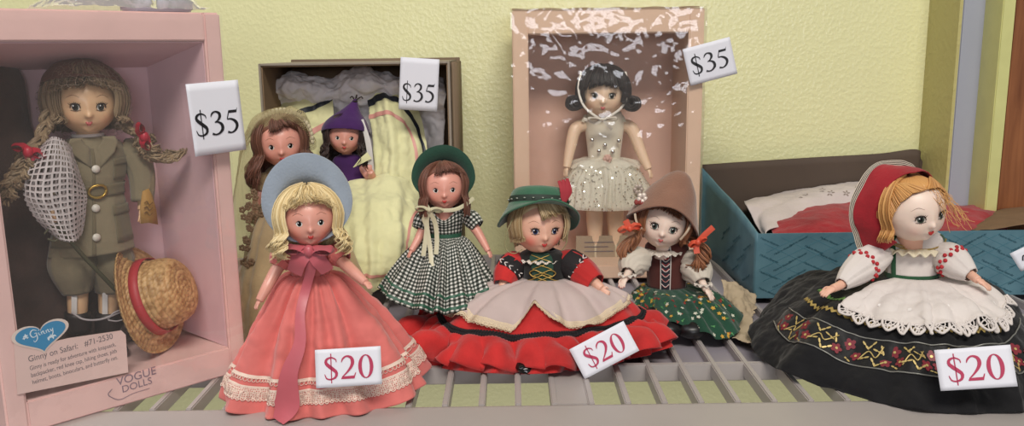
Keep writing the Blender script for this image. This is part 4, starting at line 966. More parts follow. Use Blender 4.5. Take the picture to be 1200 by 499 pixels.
# ================================================================== 4 purple hood doll in the shoe box, yellow gown
r = Rel(P(410, 300, 78) - Vector((0, 0, P(410, 300, 78).z - .25))); t = thing('purple_hood_doll', 'small dark haired doll with pointed purple hood in the grey shoe box', 'doll', tuple(r.o))
M, hr, hc_ = headat(r, 405, 159, 77.5, 20.5, -4, -6, 4)
make_head(t, M, SK_B, 'painted', blush=.3)
H_dk = hairmat('hair_dark_brown', '#3c2620', '#1d110e')
hair(t, M, H_dk, 12, 56, 5, front=30, side=4, length=1.25, curl=.1, cfreq=1.8, flare=.2, bang=(1.1, 34), fullness=.14, sweep=-25)
M_pur = cloth('purple_cloth', '#4a2562', .3, wrinkle=.3)
rows = []
n = 60; ph = np.linspace(0, 2 * PI, n, endpoint=False)
for z, rad, dx, dy in ((.15, 1.36, 0, .14), (.45, 1.3, 0, .1), (.8, 1.12, .04, .1), (1.15, .8, .12, .12), (1.5, .46, .26, .16), (1.85, .2, .4, .2), (2.1, .06, .48, .24)):
    zz = z + .22 * (z < 1) * (-np.sin(ph)) * -1 * (1 - z) - .15 * np.abs(np.cos(ph)) * (z < .3)
    zz = z + (.35 * np.clip(-(-np.cos(ph + PI / 2)), -1, 1) if False else 0) + np.where(np.sin(ph) < 0, .28 * (1 - min(z, 1)) * np.abs(np.sin(ph)), -.55 * (1 - min(z, 1)) * np.abs(np.sin(ph)))
    rows.append(np.stack([dx + np.cos(ph) * rad, dy + np.sin(ph) * rad, zz], -1))
mb = MB(M); mb.grid(cat(np.array(rows), 36), closed=True); o = mb.build('hood', M_pur, t, solid=.1)
mb = MB(M); 
for q in range(3): mb.tube([(.46, .22, 2.0), (.3 + .25 * q, .1, 2.25 + .1 * (q % 2)), (.2 + .35 * q, 0, 2.15)], .035, n=5)
mb.tube([(.36, .1, 1.95), (.48, .0, 1.98), (.58, .15, 1.98), (.5, .32, 1.96)], .05, n=5); mb.build('hood_cord', plain('dark_cord', '#2c2420', .9), t)
neck(t, hc_ + Vector((0, .1, -hr * .6)), r.p(407, 190, 78), .5, .62, SK_B)
wc = r.p(412, 220, 77.8)
bod = Loft(erings([(wc.x - .2, wc.y, r.p(0, 186, 78).z, .7, .5), (wc.x - .1, wc.y, r.p(0, 194, 78).z, 1.5, .75), (wc.x, wc.y, wc.z, 1.2, .8)], yc(405) - 5), 80, 20, .05, (7, 11), 4, .8, crease=.06)
mb = MB(); bod.mesh(mb); mb.build('bodice', M_pur, t, solid=.04)
arm(t, [r.p(425, 196, 77.6), r.p(432, 206, 77), r.p(436, 206, 76.2), r.p(434, 201, 75.6)], [.42, .42, .36, .28], SK_B, .8, hdir=(0, -.2, 1), hn=(.3, -1, 0), side=1, curl=.9)
arm(t, [r.p(392, 196, 77.8), r.p(388, 208, 77.4), r.p(388, 222, 77), r.p(390, 234, 76.6)], [.4, .38, .32, .24], SK_B, .7, side=-1)
mb = MB(); mb.strip([r.p(424, 140, 76.9), r.p(431, 165, 76.4), r.p(434, 186, 76.2), r.p(436, 214, 76.2)], [.3, .5, .5, .5], (0, -1, 0)); mb.build('white_ribbon', plain('white_satin', '#cfcbc6', .4), t)
mb = MB(); mb.strip([r.p(433, 182, 76.0), r.p(424, 188, 75.9), r.p(414, 196, 76.1)], [.7, .5, .06], (0, -1, .1)); mb.build('yellow_ribbon', cloth('yellow_organdy', '#e4e2b0', .1, wrinkle=.35, thr=140), t)
M_yel2 = cloth('yellow_organdy', '#e4e2b0')
# yellow gown: skirt lobes spread behind and in front of the doll
r2 = Rel(P(440, 290, 76) - Vector((0, 0, P(440, 290, 76).z - .25))); tg = thing('yellow_gown', 'pale yellow gown with black and pink ribbons spread in and over the grey shoe box', 'dress', tuple(r2.o))
M_bkr = plain('black_ribbon', '#1f2530', .45); M_pkr = plain('pink_ribbon', '#d99a8e', .5)
A1 = sheet([[r2.p(352, 102, 83), r2.p(372, 96, 83), r2.p(386, 98, 83)], [r2.p(306, 136, 81.5), r2.p(350, 122, 80.5), r2.p(390, 118, 81)], [r2.p(300, 165, 80), r2.p(345, 150, 79.4), r2.p(392, 148, 80)], [r2.p(300, 200, 79), r2.p(350, 190, 79.2), r2.p(395, 185, 79.6)], [r2.p(300, 240, 78), r2.p(350, 236, 78.5), r2.p(395, 230, 79)]], 100, 100, .15, .8, 41, 3, pleat=.1, pfreq=3)
mb = MB(); A1.patch(mb, 0, 1, 0, 1, 0, 100, 100); a1 = mb.build('back_drape', M_yel2, tg, solid=.04)
mb = MB(); mb.grid(A1.ev(*np.meshgrid(np.linspace(.38, 1, 30), [0, .5, 1]), 0) * 0 + A1.ev(np.linspace(.38, 1, 30)[None, :] + np.zeros((3, 1)), np.array([[.0], [.03], [.06]]) + .2 + .18 * (1 - np.linspace(0, 1, 30))[None, :], .07)); mb.build('black_ribbon', M_bkr, tg)
mb = MB(); mb.grid(A1.ev(np.linspace(.6, 1, 30)[None, :] + np.zeros((3, 1)), np.array([[.0], [.025], [.05]]) + .42 + .14 * (1 - np.linspace(0, 1, 30))[None, :], .07)); mb.build('pink_ribbon', M_pkr, tg)
A2 = sheet([[r2.p(431, 103, 81.5), r2.p(450, 95, 82), r2.p(478, 100, 82)], [r2.p(432, 128, 80), r2.p(458, 122, 79), r2.p(490, 130, 80)], [r2.p(436, 160, 78.5), r2.p(464, 155, 77.5), r2.p(499, 168, 78.4)], [r2.p(438, 200, 77), r2.p(464, 200, 76.2), r2.p(500, 210, 77)], [r2.p(430, 250, 75.5), r2.p(462, 248, 75), r2.p(494, 250, 75.5)]], 100, 110, .17, .75, 43, 3, pleat=.16, pfreq=3)
mb = MB(); A2.patch(mb, 0, 1, 0, 1, 0, 100, 110); mb.build('side_drape', M_yel2, tg, solid=.04)
def rib(S, pts, w, mat, nm, off=.07):
    c = cat(np.array(pts), 40); T = np.gradient(c, axis=0); T /= np.linalg.norm(T, axis=1)[:, None]; N = np.stack([-T[:, 1], T[:, 0]], 1)
    A = np.stack([S.ev(c[:, 0] + N[:, 0] * w * q, c[:, 1] + N[:, 1] * w * q, off) for q in (-1, -.3, .3, 1)]); mb = MB(); mb.grid(A); mb.build(nm, mat, tg)
rib(A2, [(.0, .19), (.3, .17), (.62, .2), (.85, .36), (.97, .6)], .032, M_bkr, 'black_ribbon'); rib(A2, [(.0, .33), (.3, .33), (.6, .37), (.78, .5), (.84, .68)], .02, M_pkr, 'pink_ribbon')
A3 = sheet([[r2.p(388, 214, 77.4), r2.p(420, 210, 77), r2.p(455, 203, 76), r2.p(492, 222, 76.5)], [r2.p(386, 240, 74.5), r2.p(425, 236, 73), r2.p(462, 232, 73), r2.p(494, 250, 74.5)], [r2.p(388, 275, 71.5), r2.p(425, 270, 70), r2.p(460, 270, 70), r2.p(492, 282, 71.5)], [r2.p(392, 318, 70.8), r2.p(425, 310, 68.6), r2.p(455, 308, 68.4), r2.p(484, 305, 70.6)], [r2.p(400, 345, 71), r2.p(425, 345, 69), r2.p(450, 338, 68.6), r2.p(476, 325, 71)]], 140, 140, .28, .5, 47, 3, pleat=.3, pfreq=4, pgrow=.5)
mb = MB(); A3.patch(mb, 0, 1, 0, 1, 0, 140, 140); mb.build('front_drape', M_yel2, tg, solid=.04)
rib(A3, [(.98, .2), (.88, .35), (.86, .55), (.9, .7), (.84, .82)], .012, M_pkr, 'pink_ribbon'); rib(A3, [(.84, .82), (.6, .86), (.35, .84), (.1, .88)], .012, M_pkr, 'pink_ribbon')
# tissue
r3 = Rel(P(415, 100, 83)); 
L = sheet([[r3.p(316, 92, 82.4), r3.p(345, 84, 82.4), r3.p(385, 92, 82.4), r3.p(420, 78, 82.4), r3.p(460, 86, 82.4), r3.p(520, 92, 82.4)], [r3.p(314, 108, 80.0), r3.p(345, 100, 79.4), r3.p(385, 108, 80.2), r3.p(425, 96, 79.2), r3.p(470, 102, 79.9), r3.p(522, 108, 79.4)], [r3.p(315, 140, 82.3), r3.p(350, 140, 82.6), r3.p(390, 145, 82.3), r3.p(425, 140, 81.8), r3.p(470, 140, 82.3), r3.p(520, 145, 80.8)], [r3.p(316, 230, 83.2), r3.p(350, 230, 83.2), r3.p(390, 230, 83.2), r3.p(425, 230, 83.2), r3.p(470, 230, 82.8), r3.p(518, 235, 81.3)]], 150, 110, .45, .7, 51, 3)
tt = thing('tissue_paper', 'crumpled white tissue paper inside the grey shoe box behind the yellow gown', 'paper', tuple(r3.o))
mb = MB(); L.patch(mb, 0, 1, 0, 1, 0, 150, 110); mb.build('tissue', plain('white_tissue', '#f4f0f2', .7), tt, solid=.02)
def laceedge(S, u0, u1, v, n, w, mb, off=.08, amp=.012, rad=.025, vf=None):
    """scallops along a hem"""
    for i in range(n):
        u = u0 + (u1 - u0) * (i + .5) / n; hw = abs(u1 - u0) / n / 2; vv = vf(u) if vf else v
        mb.tube(S.line([u + hw * q for q in (-1, -.6, 0, .6, 1)], [vv + w * (1 - q * q) for q in (-1, -.6, 0, .6, 1)], off), rad, n=4, res=7)
def collar(t, c, rx, ry, w, mat, yaw=0, n=26, tilt=.25, name='collar', th=.03, amp=.09):
    """ruffled lace collar round the neck"""
    m = 160; rows = []
    for k, f in enumerate(np.linspace(0, 1, 7)):
        th_ = np.linspace(0, 2 * PI, m, endpoint=False); rr = 1 + f * w / rx; z = -f * w * tilt + amp * f * np.sin(th_ * n)
        x = -np.sin(th_) * rx * rr; y = np.cos(th_) * ry * (1 + f * w / ry) ; cy, sy = math.cos(R(yaw)), math.sin(R(yaw))
        rows.append(np.stack([c[0] + x * cy - y * sy, c[1] + x * sy + y * cy, c[2] + z], -1))
    mb = MB(); mb.grid(np.array(rows), closed=True); return mb.build(name, mat, t, solid=th)
M_whl = lace('white_lace', '#ded5ca', 9, .27, .3)
M_wh = cloth('white_cotton', '#dcd4cf', .06, wrinkle=.35)
M_blk = cloth('black_cotton', '#17171a', .3, wrinkle=.5, sheen=.12)

# ================================================================== 5 red dress, green Tyrolean hat
r = Rel(P(636, 400, 59) - Vector((0, 0, P(636, 400, 59).z))); t = thing('red_dress_doll', 'seated blond doll in green brimmed felt hat, frilled red dress and white apron', 'doll', tuple(r.o))
M, hr, hc_ = headat(r, 631, 264, 60.5, 31, 16, -7, 2)
make_head(t, M, SK_M, 'sleep', iris='#35406a', blush=.7, eye_scale=.82)
H_as = hairmat('hair_ash_blonde', '#c9b38c', '#94774f')
hair(t, M, H_as, 15, 64, 6, front=38, side=2, back=-55, length=.22, curl=.02, cfreq=1, flare=-.05, bang=(1.08, 30), fullness=.05, jit=4, sweep=38, rad=.04)
M_gh = plain('felt_green', '#3a6a50', .95, var=.18, vscale=90, bump=.6, bscale=700, sheen=.35)
n = 90; ph = np.linspace(0, 2 * PI, n, endpoint=False); rows = []
for rad, z in ((.02, 1.42), (.5, 1.42), (.85, 1.36), (1.02, 1.2), (1.08, .95), (1.12, .78), (1.22, .72), (1.45, .70), (1.66, .66)):
    br = max(0, rad - 1.12) / .54
    zz = z + br * (-.62 * np.cos(ph) ** 2 * (1 + .25 * np.sin(ph * 3)) + .16 * np.clip(-np.sin(ph), 0, 1) - .25 * np.clip(np.sin(ph), 0, 1))
    rows.append(np.stack([np.cos(ph) * rad * (1 - .08 * br), np.sin(ph) * rad, zz], -1))
HM = M @ Matrix.Rotation(R(-8), 4, 'X') @ Matrix.Rotation(R(4), 4, 'Y')
mb = MB(HM); mb.grid(cat(np.array(rows), 44), closed=True); hat = mb.build('felt_hat', M_gh, t, solid=.13, weld=True)
mb = MB(HM); mb.grid(np.array([np.stack([np.cos(ph) * q, np.sin(ph) * q, z + 0 * ph], -1) for q, z in ((1.11, 1.06), (1.135, .97), (1.15, .86), (1.14, .79))]), closed=True); mb.build('hat_band', plain('dark_band', '#26352c', .7), hat)
mb = MB(HM)
for k in range(12):
    a = -PI / 2 + (k - 5.5) * .3; mb.ball((1.155 * math.cos(a), 1.155 * math.sin(a), .92), (.06, .06, .035), None, 8, 6)
mb.build('hat_studs', plain('dull_silver', '#9fa39c', .35, metallic=.8), hat)
mb = MB(HM)
for k in range(3): mb.strip([(.62 + .05 * k, -.95, .85), (.66 + .1 * k, -.98, 1.25), (.5 + .16 * k, -.9, 1.62 + .05 * k)], [.14, .3, .12], (0.2, -1, 0))
mb.build('feather', plain('red_feather', '#a32f3a', .8), hat)
mb = MB(); mb.tube([r.p(603, 252, 59.5), r.p(594, 272, 59), r.p(592, 290, 58.8), r.p(602, 297, 58.7), r.p(612, 292, 59)], .035, n=5); mb.tube([r.p(657, 262, 60), r.p(664, 272, 59.6), r.p(664, 284, 59.4), r.p(658, 294, 59.4)], .035, n=5)
mb.build('hat_elastic', plain('elastic', '#8f8a63', .6), t)
neck(t, hc_ + Vector((0, .1, -hr * .6)), r.p(633, 306, 61), .8, 1.0, SK_M)
yw = yc(636); wc = r.p(638, 326, 60.4)
bod = Loft(erings([(wc.x - .2, wc.y + .2, r.p(0, 300, 60.8).z, 1.0, .8), (wc.x - .1, wc.y + .1, r.p(0, 306, 60.8).z, 1.75, 1.0), (wc.x, wc.y, r.p(0, 317, 60.6).z, 1.7, 1.15), (wc.x, wc.y, wc.z, 1.55, 1.15)], yw), 100, 24, .02, (9, 14), 4, .8)
mb = MB(); bod.mesh(mb); bo = mb.build('bodice', cloth('black_velvet', '#1b1c1c', .3, sheen=.4), t, solid=.04)
mb = MB(); bod.patch(mb, .41, .56, .08, .95, .05, 30, 12); mb.build('green_panel', cloth('green_velvet', '#27493c', .3, sheen=.4), bo)
M_gold = plain('gold_thread', '#b79a55', .4, metallic=.6)
mb = MB()
for k in range(4):
    v = .2 + .2 * k
    for a, b in ((.42, .55), (.55, .42)): mb.tube(bod.line([a, (a + b) / 2, b], [v, v + .1, v + .2], .1), .035, n=5)
for sg in (-1, 1): mb.tube(bod.line([.485, .485 + sg * .05, .485 + sg * .09, .485 + sg * .05, .485], [.72, .62, .72, .84, .76], .14), .04, n=5); mb.tube(bod.line([.485, .485 + sg * .08, .485 + sg * .15], [.75, .92, .97], .14), .04, n=5)
mb.build('gold_lacing', M_gold, bo)
collar(t, r.p(633, 299, 60.6), .95, .8, .75, M_whl, yw, 18, .35)
M_red = cloth('red_cotton_lawn', '#c9302f', .3, wrinkle=.5)
for sg, pts, rd in ((-1, [(612, 304, 60.8), (602, 309, 60.5), (594, 320, 60), (590, 334, 59.3)], [.55, .95, .95, .7]), (1, [(655, 302, 60.8), (668, 308, 60.3), (684, 320, 59.6), (698, 332, 58.8)], [.55, 1.0, 1.05, .75])):
    pp = [r.p(*q) for q in pts]; s_ = puff(t, pp, rd, M_red, fold=.05)
    a_, b_ = V3(pp[1]), V3(pp[2]); f0, f1 = .45, 1.05
    puff(t, [pp[1], V3(pp[1]) * .5 + V3(pp[2]) * .5, pp[2]] if sg < 0 else [V3(pp[1]) * .75 + V3(pp[0]) * .25, V3(pp[1]) * .6 + V3(pp[2]) * .4, V3(pp[1]) * .25 + V3(pp[2]) * .75], [rd[1] * 1.04, rd[1] * 1.1, rd[2] * 1.04], plain('black_braid', '#1a1619', .8, bump=.6, bscale=800), name='sleeve_band', fold=.03)
    mb = MB(); m0 = V3(pp[1]) * .55 + V3(pp[2]) * .45; d = V3(pp[2]) - V3(pp[1]); d /= np.linalg.norm(d); x = np.cross(d, [0, -1, .2]); x /= np.linalg.norm(x)
    for k in range(-2, 3):
        c = m0 + x * k * .42 + np.array([0, -1.0, .35]) * (1.06 - .07 * k * k) * rd[1]
        mb.tube([c - x * .12 - d * .16, c + x * .1, c - x * .12 + d * .16], .045, n=5)
    mb.build('sleeve_embroidery', plain('white_thread', '#d6cfca', .7), t)
    arm(t, [pp[0], pp[1], pp[2], pp[3], V3(pp[3]) + (V3(pp[3]) - V3(pp[2])) * .5], [.45, .5, .45, .38, .3], SK_M, .9, side=sg)
hem = [r.p(640, 372, 66), r.p(545, 376, 65), r.g(489, 402, .3), r.g(512, 430, .1), r.g(630, 438, .05), r.g(728, 424, .1), r.g(782, 400, .2), r.p(720, 372, 65.5)]
prof = [(0, 0), (.12, .02), (.38, .12), (.62, .36), (.84, .68), (.95, .85), (1, 1)]
ff = lambda u, v: .95 * np.clip((v - .66) / .34, 0, 1) ** .9 * harm(5, [11, 19, 28])(u + .01 * np.sin(12 * v)) + .2 * harm(9, [7, 12])(u) * np.clip(v * 2, 0, 1)
sk = Loft(hemrings(wc, 1.6, 1.2, hem, prof, yw, 32), 420, 100, 0, seed=6, fold_fn=ff, crease=.1)
mb = MB(); sk.mesh(mb); skirt = mb.build('skirt', M_red, t, solid=.04)
M_bb = plain('black_braid', '#1a1619', .8)
mb = MB(); sk.patch(mb, .17, .83, .655, .70, .08, 300, 5)
for i in range(150):
    u = .17 + .66 * i / 150
    for sg in (-1, 1): mb.tube(sk.line([u, u + .0022, u + .0044], [.678, .678 + sg * .026, .678], .12), .045, n=5, res=6)
mb.build('braid_trim', M_bb, skirt)
# rolled up frills at both ends
for nm, pts in (('l', [[(492, 362, 61.5), (486, 385, 60.4), (494, 410, 58.6)], [(505, 360, 62), (498, 380, 59.2), (506, 408, 57.4)], [(522, 368, 61.6), (520, 388, 58.6), (528, 410, 57)], [(540, 372, 61), (540, 392, 58.8), (548, 412, 57)]]), ('r', [[(735, 366, 60), (740, 384, 58.4), (738, 404, 57.5)], [(752, 362, 61), (764, 380, 58.4), (760, 410, 57.2)], [(768, 368, 61.5), (786, 384, 60), (778, 408, 58.6)], [(776, 374, 63), (794, 392, 62), (788, 402, 61)]])):
    S = sheet([[r.p(*q) for q in row] for row in zip(*pts)], 60, 40, .25, .7, 60 + len(nm), pleat=.32, pfreq=4, pgrow=.6); S.A[..., 2] = np.maximum(S.A[..., 2], .05)
    mb = MB(); S.patch(mb, 0, 1, 0, 1, 0, 60, 40); mb.build('frill', M_red, t, solid=.04)
# second frill layer sweeping across the front
mb = MB(); uu = np.linspace(.2, .8, 360)[None, :] + np.zeros((14, 1)); vv = np.linspace(0, 1, 14)[:, None] + np.zeros((1, 360)); hf = harm(31, [15, 22, 31])
A = sk.ev(uu, .70 + .26 * vv, .1 + .5 * vv ** .8 * (1 + .95 * hf(uu + .015 * vv))); A[..., 2] = np.maximum(A[..., 2], .06); mb.grid(A); mb.build('frill', M_red, t, solid=.04)
M_apr = cloth('sheer_apron', '#d0bdb8', .08, wrinkle=.35, alpha=.84)
vb = lambda u: np.interp(u, [.24, .30, .36, .41, .455, .49, .525, .58, .64, .70, .76], [.50, .60, .54, .60, .61, .36, .55, .64, .57, .52, .48])
apo = lambda u, v: .12 + .22 * (1 + harm(77, [11, 17, 23])(u)) * v
ap = lambda mb_, v0, v1, nn=200, m=30: sk.patch(mb_, .25, .75, v0, v1, apo, nn, m)
mb = MB(); ap(mb, 0, vb); apron = mb.build('apron', M_apr, t, solid=.03)
mb = MB(); U_, V_ = np.meshgrid(np.linspace(.25, .75, 260), np.linspace(0, 1, 5)); A = sk.ev(U_, vb(U_) - .035 + .06 * V_, .15 + .22 * (1 + harm(77, [11, 17, 23])(U_)) * np.clip((vb(U_) + .03 * V_), 0, 1) / .6); mb.grid(A)
for i in range(80):
    u = np.linspace(.25 + .5 * i / 80, .25 + .5 * (i + 1) / 80, 5); q = np.linspace(-1, 1, 5); mb.tube([p for p in sk.ev(u, vb(u) + .022 + .014 * (1 - q * q), .17 + .22 * (1 + harm(77, [11, 17, 23])(u)))], .03, n=4, res=6)
mb.build('apron_lace', lace('ecru_lace', '#d9c6a8', 10, .25, .3), apron)
mb = MB(); shoe(mb, r.g(612, 428, .1) + Vector((-.2, 1.6, 0)), r.g(618, 437, .1) + Vector((.1, -.3, 0)), .8, 1.0); shoe(mb, r.g(640, 428, .1) + Vector((.2, 1.8, 0)), r.g(646, 432, .1), .8, 1.0); mb.build('shoes', plain('black_patent', '#0f0f10', .15), t)
legs(t, [[V3(wc) + [-.8, 0, -3], V3(wc) + [-1, -3, -3.4], V3(r.g(613, 424, .9)) + [0, 1.4, 0]], [V3(wc) + [.8, 0, -3], V3(wc) + [.9, -3, -3.4], V3(r.g(641, 424, .9)) + [0, 1.6, 0]]], [.7, .6, .4], SK_M)

# ================================================================== 6 brown felt cone hat, green flowered skirt
r = Rel(P(785, 375, 64) - Vector((0, 0, P(785, 375, 64).z))); t = thing('brown_hat_doll', 'seated doll with auburn pigtails, pointed brown felt hat, maroon vest and green flowered skirt', 'doll', tuple(r.o))
t['label'] = 'seated doll with pointed brown felt hat, maroon vest and green flowered skirt'
M, hr, hc_ = headat(r, 778, 261, 64.5, 28.5, 2, -7, 13)
make_head(t, M, SK_P, 'sleep', iris='#4d5e58', blush=.15, lip=M_lipP, eye_scale=.95)
H_au = hairmat('hair_auburn', '#a06a48', '#6e4228')
hair(t, M, H_au, 19, 60, 6, front=38, side=0, back=-58, length=.25, curl=.04, cfreq=2, flare=.0, bang=(1.12, 33), fullness=.08, jit=7, sweep=-18)
n = 80; ph = np.linspace(0, 2 * PI, n, endpoint=False); rows = []
for z, rad, dx in ((2.2, .03, .18), (2.17, .2, .18), (2.02, .42, .17), (1.75, .64, .13), (1.35, .92, .06), (.95, 1.16, .0), (.55, 1.38, -.02), (.28, 1.52, -.02)):
    br = np.clip((1.35 - z) / 1.07, 0, 1)
    rows.append(np.stack([dx + np.cos(ph) * rad, np.sin(ph) * rad * 1.02, z + br * (-.5 * np.cos(ph) ** 2 * (1 + .2 * np.cos(ph)) + .30 * np.clip(-np.sin(ph), 0, 1) ** 2 - .3 * np.clip(np.sin(ph), 0, 1))], -1))
HM = M @ Matrix.Rotation(R(-6), 4, 'X')
mb = MB(HM); mb.grid(cat(np.array(rows), 50), closed=True); hat = mb.build('felt_hat', plain('felt_brown', '#8a6350', .95, var=.12, vscale=80, bump=.7, bscale=700, sheen=.4), t, solid=.12, weld=True)
mb = MB(HM); fc = Vector((-1.12, -.85, .72))
for k in range(5): a = k * 1.256; mb.ball(fc + Vector((.13 * math.cos(a), -.05, .13 * math.sin(a))), (.12, .05, .12), None, 10, 6)
mb.build('hat_flower', plain('silver_petal', '#c7b9ae', .4, metallic=.3), hat); mb = MB(HM)
for k in range(4): mb.ball(fc + Vector((-.18 + .12 * k, -.04, -.2 + .04 * (k % 2))), (.1, .07, .12), None, 10, 6)
mb.build('hat_flower_buds', plain('dusky_red', '#8c3a34', .7), hat)
M_org = plain('orange_ribbon', '#d3573e', .5, bump=.2, bscale=300)
for sg, pts in ((-1, [(752, 268, 63.6), (746, 277, 63.2), (738, 288, 63), (731, 298, 63), (738, 304, 63.2)]), (1, [(806, 277, 64), (818, 284, 63.6), (824, 296, 63.2), (823, 310, 63), (812, 314, 63.3)])):
    mb = MB(); rr = random.Random(3 + sg)
    for k in range(60):
        ph_ = rr.uniform(0, 6.28); am = rr.uniform(.1, .62); pp = []
        for i, q in enumerate(pts): f = i / 4; pp.append(V3(r.p(*q)) + am * min(1, .2 + f * 1.5) * np.array([math.cos(ph_ + f * 5), .6 * math.sin(ph_ + f * 5), .7 * math.sin(ph_ * 2 + f * 4)]))
        mb.sh = rr.random(); mb.tube(pp, [.06, .07, .07, .03], n=4, res=16, caps=False)
    mb.build('pigtail', H_au, t, attr='shade')
mb = MB(); bow(mb, r.p(738, 268, 62.6), .85, (1, 0, .25), (0, -1, 0), [[r.p(733, 258, 62.6)]], .5, 1.2); mb.strip([r.p(750, 268, 62.6), r.p(744, 266, 62.4), r.p(738, 268, 62.5)], .35, (0, -1, 0)); mb.build('hair_ribbon', M_org, t)
mb = MB(); bow(mb, r.p(818, 284, 62.4), .7, (1, 0, .5), (0, -1, 0), [[r.p(826, 275, 62.3), r.p(836, 266, 62.3)], [r.p(816, 290, 62.4), r.p(817, 297, 62.3)]], .5, 1.2); mb.build('hair_ribbon', M_org, t)
mb = MB(); mb.strip([r.p(811, 258, 63), r.p(806, 270, 62.4), r.p(797, 281, 62.4)], .16, (0, -1, 0)); mb.strip([r.p(744, 250, 63), r.p(746, 260, 62.8), r.p(752, 268, 62.8)], .16, (0, -1, 0)); mb.build('hat_strap', plain('pale_strap', '#b7a48e', .6), t)
neck(t, hc_ + Vector((0, .1, -hr * .6)), r.p(777, 298, 65), .7, .9, SK_P)
yw = yc(780); wc = r.p(781, 335, 65.3)
bod = Loft(erings([(wc.x - .1, wc.y, r.p(0, 292, 65.2).z, .9, .75), (wc.x - .05, wc.y, r.p(0, 299, 65.2).z, 1.65, 1.0), (wc.x, wc.y, r.p(0, 316, 65.2).z, 1.6, 1.15), (wc.x, wc.y, wc.z, 1.5, 1.15)], yw), 100, 24, .02, (9, 14), 4, .8)
mb = MB(); bod.mesh(mb); bo = mb.build('vest', cloth('maroon_felt', '#552a26', .2, sheen=.3, weave=.4), t, solid=.04)
mb = MB(); bod.patch(mb, .455, .525, .12, 1, .05, 14, 20); mb.build('center_stripe', plain('dark_stripe', '#22222c', .7), bo)
mb = MB()
for s_ in (.452, .528): mb.tube(bod.line([s_] * 8, np.linspace(.12, 1, 8), .07), .045, n=5)
for k in range(8): mb.tube(bod.line([.46, .49, .52], [.18 + .1 * k, .24 + .1 * k, .18 + .1 * k], .08), .035, n=5)
mb.build('white_braid', plain('white_thread', '#d6cfca', .7), bo)
mb = MB()
for k in range(7): mb.tube(bod.line([.465, .49, .515], [.24 + .11 * k, .29 + .11 * k, .24 + .11 * k], .085), .03, n=5)
mb.build('red_braid', plain('red_thread', '#b23a3a', .7), bo)
collar(t, r.p(775, 291, 65), .95, .85, .75, M_whl, yw, 16, .35)
M_wsh = cloth('sheer_white', '#d3cabb', .08, wrinkle=.5)
L1 = [r.p(757, 304, 65), r.p(748, 305, 64), r.p(740, 311, 63), r.p(736, 320, 62.2)]; puff(t, L1, [.5, 1.05, 1.0, .55], M_wsh, fold=.1)
arm(t, L1 + [r.p(733, 326, 61.6)], [.4, .4, .38, .3, .26], SK_P, 1.15, hdir=(-.35, -.5, -.35), hn=(-.5, -.6, .6), side=-1, curl=.7)
L1 = [r.p(799, 303, 65.2), r.p(810, 308, 64.6), r.p(818, 319, 63.8), r.p(823, 331, 63)]; puff(t, L1, [.5, 1.1, 1.1, .6], M_wsh, fold=.1)
arm(t, L1 + [r.p(828, 340, 62.4)], [.4, .4, .38, .3, .26], SK_P, 1.15, hdir=(.5, -.4, -.7), hn=(.5, -.6, .6), side=1)
c_ = r.p(735, 321, 62); collar(t, c_, .42, .42, .3, M_whl, 0, 9, .2, 'cuff'); collar(t, r.p(824, 332, 62.9), .42, .42, .3, M_whl, 0, 9, .2, 'cuff')
hem = [r.p(790, 350, 68.5), r.p(752, 352, 67.5), r.p(742, 348, 64), r.p(756, 372, 61.5), r.p(800, 380, 59.6), r.p(846, 400, 59), r.p(869, 388, 61.5), r.p(850, 356, 67)]
hem[5].z = .3; hem[6].z = max(.5, hem[6].z)
sk = Loft(hemrings(wc, 1.55, 1.2, hem, [(0, 0), (.25, .06), (.5, .2), (.75, .5), (.92, .8), (1, 1)], yw), 260, 70, .22, (9, 14, 19), 66, .6, crease=.12)
mb = MB(); sk.mesh(mb); skirt = mb.build('skirt', cloth('green_print', '#1f4a37', .25, wrinkle=.5), t, solid=.04)
star = lambda a: .45 + .55 * abs(math.cos(a * 2.5))
rr = random.Random(8); cols = [('white_flowers', '#c9cbb8'), ('yellow_flowers', '#c79a3c'), ('red_flowers', '#8a3028'), ('leaf_print', '#4f8a52')]
pts_ = [(rr.uniform(.1, .9), rr.uniform(.15, .99)) for _ in range(230)]
for ci, (nm, c) in enumerate(cols):
    mb = MB()
    for i, (u, v) in enumerate(pts_):
        if i % 4 == ci: sk.disc(mb, u, v, rr.uniform(.14, .2) if ci < 3 else .2, .05, star if ci < 2 else (lambda a: .7 + .3 * math.cos(3 * a)), rr.uniform(0, 6), 20, .5 if ci == 3 else 1)
    mb.build(nm, plain(nm, c, .8), skirt)
M_bs = plain('black_shoe', '#131214', .35)
for a, b in (((762, 372, 62.5), (784, 388, 59.8)), ((795, 372, 62.5), (812, 392, 59.6))):
    mb = MB(); p0 = r.p(*a); p1 = r.p(*b); p0.z = .2; p1.z = .1; shoe(mb, p0, p1, 1.15, 1.6); mb.ball(p1 + Vector((0, .35, .6)), (1.1, .9, .65), None, 18, 12); mb.build('shoe', M_bs, t)
legs(t, [[V3(wc) + [-.8, 0, -3], V3(r.p(764, 365, 64)), V3(r.p(768, 376, 61.5))], [V3(wc) + [.8, 0, -3], V3(r.p(796, 364, 64)), V3(r.p(800, 378, 61.3))]], [.8, .75, .6], SK_P)

